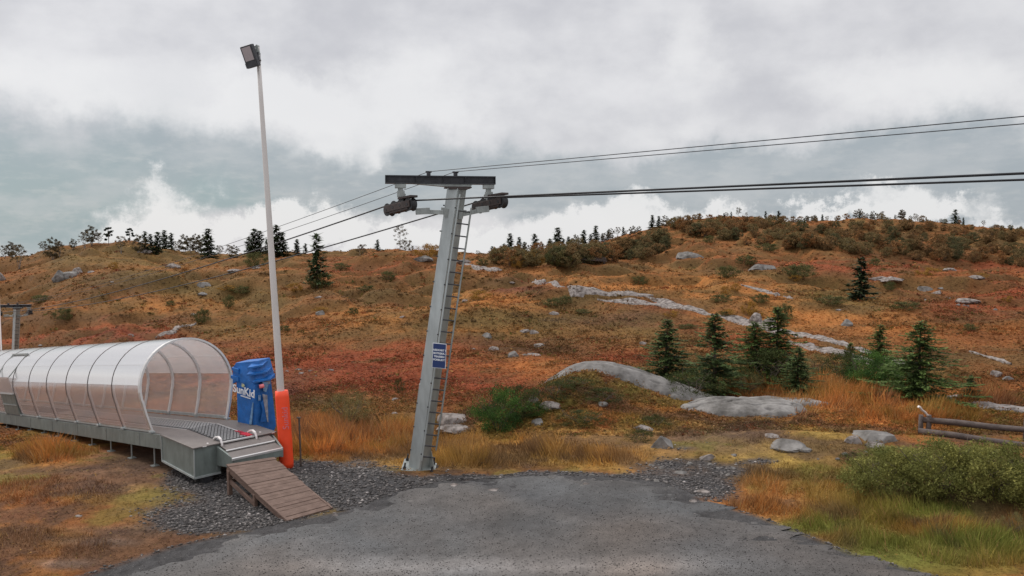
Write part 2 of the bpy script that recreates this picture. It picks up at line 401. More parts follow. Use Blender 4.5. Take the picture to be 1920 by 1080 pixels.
def G(px, py, y0=9.0, y1=420.0):
    d = ray(px, py); Y = np.exp(np.linspace(math.log(y0), math.log(y1), 1400))
    X = d[0] / d[1] * Y; Z = CAMZ + d[2] / d[1] * Y
    g = Z - height(X, Y); idx = np.nonzero(g < 0)[0]
    if len(idx) == 0:
        q = int(np.argmin(g)); return Vector((X[q], Y[q], float(height(X[q], Y[q]))))
    q = idx[0]
    return Vector((X[q], Y[q], float(height(X[q], Y[q]))))
def ridge(px, back=.0):
    Y = np.exp(np.linspace(math.log(60), math.log(240), 700)); X = (px - 960) / FOC * Y
    z = height(X, Y); e = (z - CAMZ) / Y; q = int(np.argmax(e))
    y = Y[q] + back; x = (px - 960) / FOC * y
    return Vector((x, y, float(height(x, y))))
def gz(x, y): return float(height(x, y))

# ------------------------------------------------------------------ land cover colours (albedo)
C = dict(RED=(.215,.050,.022), RUST=(.215,.080,.026), ORG=(.355,.142,.040), GOLD=(.36,.20,.058), OLV=(.135,.090,.030), DRK=(.070,.045,.024),
         GRN=(.12,.155,.03), GRV=(.075,.072,.072), SOIL=(.115,.075,.055), YEL=(.30,.20,.05), PUR=(.095,.038,.030), BRN=(.175,.075,.028), ROK=(.33,.30,.28))
C = {k: np.array(v) for k, v in C.items()}
#  px, py, rx, ry, colour, strength
SPL = [
 # left hill
 (60,500,160,22,'RUST',.8),(220,480,160,18,'OLV',.7),(60,560,120,18,'RUST',.9),(240,530,130,16,'DRK',.5),(330,520,120,14,'OLV',.7),(160,600,220,22,'ORG',.45),(330,575,110,14,'ORG',.7),
 (120,640,220,28,'RED',1.0),(60,600,130,12,'PUR',.8),(170,605,90,8,'PUR',.7),(420,560,120,22,'OLV',.8),(300,612,120,14,'PUR',.5),(430,620,90,20,'OLV',.9),(230,640,120,9,'PUR',.7),(500,600,110,22,'BRN',.7),
 (420,520,60,14,'BRN',.8),(560,620,110,26,'RUST',.8),(480,690,110,34,'RED',1.0),(610,640,90,18,'OLV',.6),(640,560,120,24,'BRN',.7),(700,500,140,18,'RED',.45),(640,585,80,14,'ORG',.5),(720,600,90,16,'ORG',.45),
 # middle
 (700,690,190,42,'RED',1.15),(900,710,150,40,'RED',1.0),(640,650,120,18,'RED',.8),(560,705,62,13,'DRK',.9),(540,735,50,22,'PUR',.9),(600,760,70,14,'DRK',.4),(950,690,90,16,'ORG',.95),(860,690,60,10,'ORG',.5),
 (900,560,110,16,'ORG',.55),(1000,510,150,14,'BRN',.6),(960,530,90,14,'PUR',.6),(1040,600,200,24,'OLV',.7),(960,610,110,12,'ORG',.4),(980,645,110,22,'DRK',.6),(1100,640,120,24,'BRN',.9),(1150,665,90,16,'RED',.9),(1250,640,90,26,'OLV',.8),
 (1100,575,90,10,'RUST',.7),(1190,600,120,14,'PUR',.65),(1130,520,220,13,'ORG',.8),(1300,530,220,13,'ORG',.7),(1220,580,120,9,'RED',.6),(1380,560,120,14,'ORG',.6),(1350,640,90,30,'RED',.5),
 # right hill
 (1330,480,190,12,'RUST',1.0),(1500,487,170,10,'RED',1.0),(1700,500,240,12,'RED',1.1),(1880,560,150,26,'RED',1.2),(1250,450,60,16,'RUST',.8),(1400,505,80,14,'DRK',.5),(1500,515,90,20,'OLV',.8),(1600,560,130,22,'OLV',.7),
 (1740,560,110,20,'BRN',.7),(1520,590,170,16,'ORG',.7),(1700,615,180,14,'ORG',.55),(1880,620,120,18,'RUST',.9),(1800,590,90,14,'DRK',.5),(1720,650,170,12,'RUST',.7),(1560,625,110,12,'RUST',.6),(1850,670,130,22,'BRN',.9),
 (1700,690,120,20,'OLV',.5),(1880,720,100,22,'RUST',.9),(1430,700,120,34,'OLV',.9),(1310,700,90,40,'OLV',.9),(1500,470,500,20,'BRN',.25),
 # grass strip beyond the lot
 (620,830,150,42,'ORG',1.3),(830,860,90,26,'GOLD',.9),(980,840,220,34,'GOLD',1.1),(900,870,260,16,'YEL',.7),(1150,830,80,30,'GOLD',.8),(700,790,80,20,'OLV',.6),(640,770,60,26,'OLV',.7),(1080,745,150,30,'OLV',.7),(1130,715,70,12,'DRK',.4),
 (1180,775,110,14,'ORG',1.1),(1170,800,60,9,'RED',1.0),(1240,790,60,16,'GRN',.6),(1200,715,90,9,'RED',.6),(870,890,260,7,'DRK',.5),
 (1400,740,110,12,'ORG',1.2),(1600,740,150,30,'ORG',1.4),(1700,780,130,22,'ORG',1.3),(1790,770,90,18,'ORG',.9),(1850,800,90,16,'OLV',.6),
 # right foreground
 (1330,830,150,26,'SOIL',1.0),(1270,800,80,14,'GOLD',.7),(1480,830,130,14,'YEL',.8),(1560,800,90,12,'YEL',.6),(1440,860,190,20,'YEL',.8),(1450,890,170,16,'OLV',.6),(1600,850,70,16,'PUR',.8),(1500,920,160,20,'ORG',.6),(1400,950,90,26,'ORG',1.2),
 (1580,950,150,30,'GOLD',.7),(1700,960,170,26,'GRN',.9),(1850,1010,170,50,'GRN',.8),(1780,985,110,18,'ORG',.9),(1500,985,110,16,'GRN',.7),(1650,1040,110,30,'GRN',.9),(1900,960,60,30,'ORG',.8),(1820,940,200,20,'GRN',.5),(1700,900,200,40,'OLV',.9),
 # left foreground
 (60,850,150,26,'ORG',.9),(30,860,80,18,'GRN',.8),(110,845,60,16,'ORG',.8),(100,900,200,30,'BRN',.9),(200,900,120,26,'SOIL',.9),(60,960,150,26,'RUST',.9),(220,960,110,20,'BRN',.8),(100,1010,140,26,'BRN',.9),(270,860,60,22,'SOIL',1.0),
 (250,990,90,10,'SOIL',.8),(40,1040,110,26,'RUST',.8),(170,930,60,12,'YEL',.4),(260,910,40,12,'YEL',.5),(120,880,140,9,'SOIL',.8),(200,1010,70,8,'ROK',.45),(130,1050,60,8,'ROK',.4),(280,930,30,8,'YEL',.5),
]
#  gravel / stony patches
GRV = [(400,960,150,34,1.5),(650,915,120,34,1.7),(560,890,50,16,1.0),(740,945,110,18,1.1),(470,985,130,14,1.2),(1180,900,110,14,1.2),(1310,905,60,18,1.1),(1100,905,120,8,1.0),(830,908,90,10,.9),(960,903,120,6,.8),(330,890,60,26,.8),(450,910,120,26,1.3),(1230,930,70,18,.8),(1330,870,40,10,.6),(1250,872,60,12,.9),(1385,884,50,10,.8),(1450,862,40,7,.6),(1290,845,40,7,.5)]
#  tall-grass patches: px,py,rx,ry,height(m)
TALL = [(640,825,190,46,.5),(950,852,260,30,.34),(1560,740,170,34,.46),(1720,780,120,20,.48),(1400,735,80,16,.75),(110,848,90,20,.35),(1400,955,70,22,.24),(1650,980,220,60,.24),(1850,1010,170,60,.24),(1500,900,170,40,.18),(90,920,260,50,.10),(80,1020,240,50,.10),(1180,790,70,14,.14),(1850,755,60,12,.45),(1500,830,170,20,.14)]
def cover(x, y, z):
    px, py = proj(x, y, z)
    wx = (fbm(x, y, 3.0, 4, 51) - .5) * 120; wy = (fbm(x, y * .8, 3.0, 4, 61) - .5) * 46
    big = sst(y, 26, 60)
    wx2 = (fbm(x, y, 9.0, 5, 71) - .5) * 160; wy2 = (fbm(x, y, 9.0, 5, 81) - .5) * 44
    qx = px + wx * (1 - big) + wx2 * big; qy = py + wy * (1 - big) + wy2 * big
    n1 = fbm(x, y, 6.0, 5, 91, .6)[..., None]
    n2 = fbm(x, y, 2.0, 5, 95, .6)[..., None]
    c = (C['OLV'] * .6 + C['BRN'] * .4) * (1 - sst(n1, .36, .58)) + C['RUST'] * sst(n1, .36, .58)
    c = c * (1 - .6 * sst(n2, .55, .75)) + C['ORG'] * .6 * sst(n2, .55, .75)
    W = np.full(x.shape, .35); A = c * .35
    for sx, sy, rx, ry, k, s in SPL:
        g = s * np.exp(-((qx - sx) / rx) ** 2 - ((qy - sy) / ry) ** 2)
        g = g ** 1.5 * 2.6
        W = W + g; A = A + g[..., None] * C[k]
    c = A / W[..., None]
    # fine mottling between dark heather and lighter tufts
    n3 = fbm(x, y, .9, 4, 101, .65)[..., None]; n4 = fbm(x + 40, y * 1.5, 3.2, 5, 111, .6)[..., None]
    c = c * (.74 + .52 * n3) * (1.10 - .35 * sst(n4, .52, .7))
    c = c * (1 - .3 * sst(1 - n4, .55, .7)) + C['OLV'] * .3 * sst(1 - n4, .55, .7) * 1.1
    nn = (1 - sst(y, 27, 32))[..., None]; n5 = fbm(x, y, .45, 4, 201, .65)[..., None]; n6 = fbm(x, y, 1.5, 5, 211, .62)[..., None]
    c = c * (1 + nn * (.9 * (n5 - .5) * 2 * .55)); sp = nn * sst(n6, .50, .62) * .6
    c = c * (1 - sp) + (C['SOIL'] * .8 + C['PUR'] * .2) * .75 * sp; sg = nn * sst(1 - n6, .56, .68) * .45
    c = c * (1 - sg) + (C['GRN'] * .55 + C['YEL'] * .35) * sg
    dk_ = sst(fbm(x + 200, y * 1.4, 5.0, 5, 221, .6), .53, .68)[..., None] * (1 - nn) * .5
    c = c * (1 - dk_) + (C['DRK'] * .7 + C['OLV'] * .5) * dk_
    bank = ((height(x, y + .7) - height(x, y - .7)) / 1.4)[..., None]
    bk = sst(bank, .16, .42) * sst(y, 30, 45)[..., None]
    c = c * (1 - .6 * bk) + (C['OLV'] * .45 + C['DRK'] * .55) * .6 * bk  # viewer-facing banks: darker plants, with the shading of the relief put into the colour
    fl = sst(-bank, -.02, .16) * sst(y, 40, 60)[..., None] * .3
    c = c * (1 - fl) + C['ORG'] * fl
    gv = np.zeros(x.shape)
    for sx, sy, rx, ry, s in GRV:
        gv = gv + s * np.exp(-((qx - sx) / rx) ** 2 - ((qy - sy) / ry) ** 2)
    l, r = road_edges(y); inroad = sst(x, l - .5, l) * (1 - sst(x, r, r + .35)) * (1 - sst(y, 19.2, 19.7))
    gv = np.maximum(sst(gv + (n2[..., 0] - .5) * 1.1 + (n3[..., 0] - .5) * .5, .2, .95), inroad)
    c = c * (1 - gv[..., None]) + C['GRV'] * (.6 + .8 * n3) * gv[..., None]
    tall = np.zeros(x.shape)
    for sx, sy, rx, ry, h in TALL:
        tall = np.maximum(tall, h * np.exp(-(((px + wx * .5 - sx) / rx) ** 2 + ((py + wy * .4 - sy) / ry) ** 2) ** 2))
    tall = tall * (1 - gv)
    return np.clip(c, .005, .8), gv, tall, inroad

# terrain sheet
rows = np.concatenate([np.linspace(1.5, 9, 16)[:-1], np.exp(np.linspace(math.log(9), math.log(260), 640)), np.exp(np.linspace(math.log(270), math.log(4000), 40))])
ks = np.linspace(-1.05, 1.05, 640)
YY, KK = np.meshgrid(rows, ks, indexing='ij')
XX = KK * np.maximum(YY, 9) ; ZZ = height(XX, YY)
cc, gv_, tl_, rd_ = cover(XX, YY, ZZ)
nr, nc = YY.shape
ii = np.arange(nr * nc).reshape(nr, nc)
F = np.stack([ii[:-1, :-1], ii[:-1, 1:], ii[1:, 1:], ii[1:, :-1]], -1).reshape(-1, 4)
M['ground'] = groundmat('moorland', 5.0, .38, .8, .12)
M['road'] = groundmat('packed_gravel', 30.0, .34, .35, .012, .85, .25)
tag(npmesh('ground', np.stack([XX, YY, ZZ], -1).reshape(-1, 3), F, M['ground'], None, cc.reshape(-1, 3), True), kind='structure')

# gravel lot, laid as its own sheet on the ground
ry_ = np.linspace(2, 19.6, 260); u = np.linspace(0, 1, 260)
RY, U = np.meshgrid(ry_, u, indexing='ij'); l, r = road_edges(RY)
l = l + (fbm(RY * 0, RY, .9, 6, 5, .7) - .5) * 2.2; r = r + (fbm(RY * 0 + 9, RY, .8, 6, 6, .72) - .5) * 2.8
RX = l + (r - l) * U
edge = np.minimum(U, 1 - U) * (r - l); edge = np.minimum(edge, (19.6 - RY) * .9)
RZ = height(RX, RY) + .03 - .09 * (1 - sst(edge + (fbm(RX, RY, .8, 4, 8, .6) - .5) * 2.2, .0, .5))
n_ = fbm(RX, RY, 1.6, 5, 15, .6)[..., None]; n2_ = fbm(RX, RY, .12, 2, 16)[..., None]
rc = np.array((.094, .086, .081)) * (.60 + .75 * n_) * (.75 + .5 * n2_) * (1 + np.array((.10, 0, -.08)) * (fbm(RX, RY, 3.0, 4, 19)[..., None] * 4 - 2))
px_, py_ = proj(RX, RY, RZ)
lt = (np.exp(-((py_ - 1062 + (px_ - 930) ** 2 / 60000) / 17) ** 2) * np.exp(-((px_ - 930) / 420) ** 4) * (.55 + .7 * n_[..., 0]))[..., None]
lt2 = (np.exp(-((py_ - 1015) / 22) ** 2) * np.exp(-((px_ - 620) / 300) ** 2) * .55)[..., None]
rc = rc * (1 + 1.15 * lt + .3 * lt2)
ii = np.arange(260 * 260).reshape(260, 260)
F = np.stack([ii[:-1, :-1], ii[:-1, 1:], ii[1:, 1:], ii[1:, :-1]], -1).reshape(-1, 4)
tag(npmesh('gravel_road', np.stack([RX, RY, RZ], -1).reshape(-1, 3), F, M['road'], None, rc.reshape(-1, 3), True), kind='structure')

# ------------------------------------------------------------------ scattered ground cover (countless: stuff)
def sample(n, y0, y1, k0=-.85, k1=.85, p=1.0):
    uu = rng.random(n); Y = 1 / (1 / y1 + (1 / y0 - 1 / y1) * uu ** p)
    k = k0 + (k1 - k0) * rng.random(n); return k * Y, Y
def blades(name, n, y0, y1, label, thr=.09):
    x, y = sample(n, y0, y1); z = height(x, y); c, g, t, rd = cover(x, y, z)
    keep = (t > thr) & (rd < .3) & (g < .6)
    dm_ = (x + 7.0) * .692 + (y - 19.6) * .722
    keep &= rng.random(n) < np.clip(t * 4, .25, 1)
    # keep blades out of the conveyor's own footprint
    rx, ry2 = x + 7.68, y - 19.0; tt = -rx * .722 + ry2 * .692; ww = rx * .692 + ry2 * .722
    keep &= ~((tt > -3.9) & (tt < 33) & (ww > -.05) & (ww < 2.3))
    x, y, z, c, t = x[keep], y[keep], z[keep], c[keep], t[keep]; m = len(x)
    cn = fbm(x, y, .9, 3, 171, .6); cn2 = fbm(x, y, 2.2, 3, 181)
    h = t * (.30 + .8 * rng.random(m)) * (.45 + 1.3 * sst(cn, .3, .7)); a = cn2 * 19 + (rng.random(m) - .5) * 3.2; lean = h * (.15 + .75 * rng.random(m))
    wd = (.006 + .010 * rng.random(m)) * y / 18; b = rng.random(m) * 6.283
    P0 = np.stack([x - np.cos(b) * wd, y - np.sin(b) * wd, z - .03], -1); P1 = np.stack([x + np.cos(b) * wd, y + np.sin(b) * wd, z - .03], -1)
    P2 = np.stack([x + np.cos(a) * lean, y + np.sin(a) * lean, z + h], -1)
    V = np.stack([P0, P1, P2], 1).reshape(-1, 3)
    cl = c * (.95 + .75 * rng.random((m, 1))) * (.75 + .6 * cn[:, None]); pale = rng.random((m, 1)) < .05 + .16 * sst(cn2, .5, .65)[:, None]
    cl = np.where(pale, np.array((.45, .27, .11)) * (.6 + .5 * rng.random((m, 1))), cl)
    cl = np.repeat(np.clip(cl, 0, .8), 3, 0)
    o = npmesh(name, V, np.arange(3 * m).reshape(-1, 3), M['blade'], None, cl)
    tag(o, label, 'grass', kind='stuff'); print(name, m)
blades('grass', 520000, 11.5, 38, 'tall dry orange and green grass around the gravel lot')
def clumps(name, n, y0, y1, size, label):
    x, y = sample(n, y0, y1); z = height(x, y); c, g, t, rd = cover(x, y, z)
    keep = (g < .5) & (rd < .2)
    rx, ry2 = x + 7.68, y - 19.0; tt = -rx * .722 + ry2 * .692; ww = rx * .692 + ry2 * .722
    keep &= ~((tt > -3.9) & (tt < 33) & (ww > -.15) & (ww < 2.4))
    x, y, z, c = x[keep], y[keep], z[keep], c[keep]; m = len(x)
    # tussock field: clumps stand higher where the tussock noise peaks
    tn = fbm(x, y, .8, 3, 131); s = size * y * (.5 + rng.random(m))
    hh = rng.random(m) * (.05 + .9 * np.clip(tn - .4, 0, 1)) * np.minimum(.35, .02 * y)
    ctr = np.stack([x, y, z + hh], -1)
    V = ctr[:, None, :] + (rng.random((m, 3, 3)) - .5) * 2 * s[:, None, None] * np.array((1.3, 1.3, .55))
    jit = 1.1 * (.70 + .66 * rng.random((m, 1))); cl = c * jit
    hue = rng.random((m, 1)); cl = np.where(hue < .04, C['GOLD'] * (.6 + .5 * rng.random((m, 1))), cl)
    cl = np.where(hue > .96, C['DRK'] * 1.1, cl); cl = np.where((hue > .90) & (hue < .96), C['OLV'] * (1 + .6 * rng.random((m, 1))), cl)
    cl = np.repeat(np.clip(cl, 0, .8), 3, 0)
    o = npmesh(name, V.reshape(-1, 3), np.arange(3 * m).reshape(-1, 3), M['leaf'], None, cl)
    tag(o, label, 'heather', kind='stuff'); print(name, m)
clumps('heather', 420000, 24, 215, .0016, 'low russet heather and moss over the whole hillside')
clumps('moss', 160000, 11.5, 27, .0013, 'low moss and dry plants near the gravel lot')

def tussocks(name, n, per, y0, y1, label):
    x, y = sample(n, y0, y1, p=.8); z = height(x, y); c, g, t, rd = cover(x, y, z)
    keep = (g < .4) & (rd < .2) & (fbm(x, y, 6.0, 4, 151) > .50)
    rx, ry2 = x + 7.68, y - 19.0; tt = -rx * .722 + ry2 * .692; ww = rx * .692 + ry2 * .722
    keep &= ~((tt > -3.9) & (tt < 33) & (ww > -.6) & (ww < 2.8))
    x, y, z, c = x[keep], y[keep], z[keep], c[keep]; m = len(x)
    rad = (.10 + .45 * rng.random(m) ** 2.2) * np.clip(y / 55, .35, 1.25)
    kind = rng.random((m, 1)); base = np.where(kind < .22, C['OLV'] * .95, np.where(kind < .36, C['DRK'] * 1.4, np.where(kind < .42, C['GRN'] * .6, np.where(kind < .50, C['RED'] * .9, c * 1.05))))
    base = (base * .7 + c * .3) * (.8 + .45 * rng.random((m, 1)))
    d = rng.normal(size=(m, per, 3)); d /= np.linalg.norm(d, axis=2, keepdims=True); d[..., 2] = np.abs(d[..., 2]) * .6; d[..., 0] *= 1.5
    ctr = np.stack([x, y, z], -1)[:, None, :] + d * rad[:, None, None] * (.6 + .5 * rng.random((m, per, 1)))
    s = (.0014 * y)[:, None, None, None] * (.6 + .8 * rng.random((m, per, 1, 1)))
    V = ctr[:, :, None, :] + (rng.random((m, per, 3, 3)) - .5) * 2 * s
    cl = base[:, None, :] * (.6 + .8 * rng.random((m, per, 1))); cl = np.repeat(cl.reshape(-1, 3), 3, 0)
    o = npmesh(name, V.reshape(-1, 3), np.arange(3 * m * per).reshape(-1, 3), M['leaf'], None, np.clip(cl, 0, .8)); tag(o, label, 'dwarf shrubs', kind='stuff'); print(name, m)
tussocks('dwarf_shrubs', 36000, 22, 23, 190, 'knee-high tufts of dwarf birch and heather dotting the moor')

def stones(name, n, y0, y1, label, want, smin, smax, bright=.16):
    x, y = sample(n, y0, y1, -.7, .7); z = height(x, y, True); c, g, t, rd = cover(x, y, z)
    keep = want(x, y, g, rd)
    x, y, z, rd = x[keep], y[keep], z[keep], rd[keep]; m = len(x)
    s = smin + (smax - smin) * rng.random(m) ** 3
    s = np.where(rd > .8, s * .5, s); z = z + np.where(rd > .6, .032, 0)
    D = np.array([(1,0,0),(-.9,.2,0),(0,1,.1),(.1,-1,0),(0,.1,.8),(0,0,-.7)])
    Ft = np.array([(0,2,4),(2,1,4),(1,3,4),(3,0,4),(2,0,5),(1,2,5),(3,1,5),(0,3,5)])
    V = D[None] * (.6 + .7 * rng.random((m, 6, 1))); a = rng.random(m) * 6.283; ca, sa = np.cos(a)[:, None], np.sin(a)[:, None]
    V = np.stack([V[..., 0] * ca - V[..., 1] * sa, (V[..., 0] * sa + V[..., 1] * ca) * .7, V[..., 2] * .55], -1) * s[:, None, None]
    V = V + np.stack([x, y, z + s * .15], -1)[:, None, :]
    cl = np.array((1.08, .98, .93)) * bright * (.35 + 1.1 * rng.random((m, 1)) ** 1.5); cl = np.where(rng.random((m, 1)) < .05, cl * 2.4, cl)
    cl = np.repeat(cl, 6, 0)
    Fm = (Ft[None] + 6 * np.arange(m)[:, None, None]).reshape(-1, 3)
    o = npmesh(name, V.reshape(-1, 3), Fm, M['stone'], None, np.clip(cl, 0, .7)); tag(o, label, 'gravel', kind='stuff'); print(name, m)
stones('gravel_heap', 150000, 14, 23, 'coarse dark gravel heaped beside the lift pylon and the ramp', lambda x, y, g, rd: (g ** 1.3 > rng.random(len(x))) & (rd < .6), .012, .06, .13)
stones('loose_gravel', 110000, 11.5, 20.6, 'small loose pebbles on the gravel lot', lambda x, y, g, rd: (rd > .4) & (rng.random(len(x)) < .55), .010, .040, .12)

# ------------------------------------------------------------------ rocks
def ico(n):
    t = (1 + 5 ** .5) / 2
    V = [(-1,t,0),(1,t,0),(-1,-t,0),(1,-t,0),(0,-1,t),(0,1,t),(0,-1,-t),(0,1,-t),(t,0,-1),(t,0,1),(-t,0,-1),(-t,0,1)]
    F = [(0,11,5),(0,5,1),(0,1,7),(0,7,10),(0,10,11),(1,5,9),(5,11,4),(11,10,2),(10,7,6),(7,1,8),(3,9,4),(3,4,2),(3,2,6),(3,6,8),(3,8,9),(4,9,5),(2,4,11),(6,2,10),(8,6,7),(9,8,1)]
    V = [np.array(v) / np.linalg.norm(v) for v in V]
    for _ in range(n):
        c = {}; nf_ = []
        def mid(a, b):
            k = (min(a, b), max(a, b))
            if k not in c:
                m = V[a] + V[b]; V.append(m / np.linalg.norm(m)); c[k] = len(V) - 1
            return c[k]
        for a, b, d in F:
            x, y, z = mid(a, b), mid(b, d), mid(d, a); nf_ += [(a, x, z), (b, y, x), (d, z, y), (x, y, z)]
        F = nf_
    return np.array(V), np.array(F)
ICO4 = ico(4); ICO5 = ico(5); ICO3 = ico(3)
def rock(name, loc, size, seed, label, cat, rot=0, mat_='rock', rough=.28, res=None, tilt=0, group=None, parts=None, cracks=.14, flat=1.0):
    V, F = res or ICO4; V = V.copy()
    n = fbm(V[:, 0] * 1.1 + seed * 7 + V[:, 2] * .7, V[:, 1] * 1.1 + V[:, 2] * .9 + seed, .9, 4, seed) - .5
    n2 = fbm(V[:, 0] * 2 + seed * 3 + V[:, 2] * 1.3, V[:, 1] * 5 + V[:, 2] * 2.2, .6, 4, seed + 40)
    V = V * (1 + rough * 2 * n + cracks * (np.abs(2 * n2 - 1) - .3))[:, None]
    if res is not ICO5:
        rg = np.random.default_rng(seed)
        for _ in range(9):
            q = rg.normal(size=3); q[2] = abs(q[2]) * .8; q /= np.linalg.norm(q); d_ = V @ q; o_ = rg.uniform(.55, .85); V = V - np.clip(d_ - o_, 0, None)[:, None] * q * .9
    V = V * np.array(size)
    V[:, 2] += V[:, 0] * math.tan(tilt)
    c, s = math.cos(rot), math.sin(rot)
    V = np.stack([V[:, 0] * c - V[:, 1] * s, V[:, 0] * s + V[:, 1] * c, V[:, 2]], -1)
    o = npmesh(name, V, F, M[mat_], None, None, res is ICO5); o.location = loc
    return tag(o, label, cat, group)
def slab_skin(cx, cy, rx, ry, rot, thick, seed, label, n=150):
    a = np.linspace(-1.15, 1.15, n); Uu, Vv = np.meshgrid(a, a, indexing='ij')
    c, q = math.cos(rot), math.sin(rot)
    X = cx + Uu * rx * c - Vv * ry * q; Y = cy + Uu * rx * q + Vv * ry * c
    rr = np.sqrt(Uu ** 2 + Vv ** 2) + (fbm(X, Y, 1.6, 5, seed, .6) - .5) * .55
    n1 = fbm(X, Y * 1.8, 1.1, 5, seed + 3, .6); ck = np.abs(2 * fbm(X + Y, Y * 2.4, 1.3, 3, seed + 7) - 1)
    Z = height(X, Y, False) + thick * (1 - sst(rr, .55, 1.02)) * 1.0 + (n1 - .5) * .16 - .07 * (1 - sst(ck, .0, .07)) + .02 - .45 * sst(rr, .82, 1.12)
    ii = np.arange(n * n).reshape(n, n); F = np.stack([ii[:-1, :-1], ii[1:, :-1], ii[1:, 1:], ii[:-1, 1:]], -1).reshape(-1, 4)
    o = npmesh('rock_slab', np.stack([X, Y, Z], -1).reshape(-1, 3) - np.array((cx, cy, 0)), F, M['rock'], None, None, True); o.location = (cx, cy, 0)
    return tag(o, label, 'rock')
slab_skin(4.1, 29.15, 3.7, 1.75, R(-6), .26, 5, 'large smooth grey whaleback of bedrock on the mound in front of the young spruces')
slab_skin(7.9, 26.4, 2.5, 1.35, R(-8), .22, 9, 'flat grey bedrock slab right below the big rounded one')
slab_skin(9.5, 27.6, 1.8, .9, R(2), .14, 14, 'dark low slab at the foot of the tall orange grass', 90)
def prock(px, py, wpx, hpx, seed, label, mat_='pale_rock', cat='rock', group=None, rough=.35, yr=.8, rot=None, name='boulder'):
    g = G(px, py); y = g.y; sx = wpx / 2 / FOC * y; sz = hpx / 2 / FOC * y
    return rock(name, (g.x, g.y, g.z + sz * .1), (sx * 1.1, sx * yr, max(sz, .02) * 1.25), seed, label, cat, rot if rot is not None else random.uniform(-.4, .4), mat_, rough=rough, res=ICO3 if wpx < 30 else ICO4, group=group)
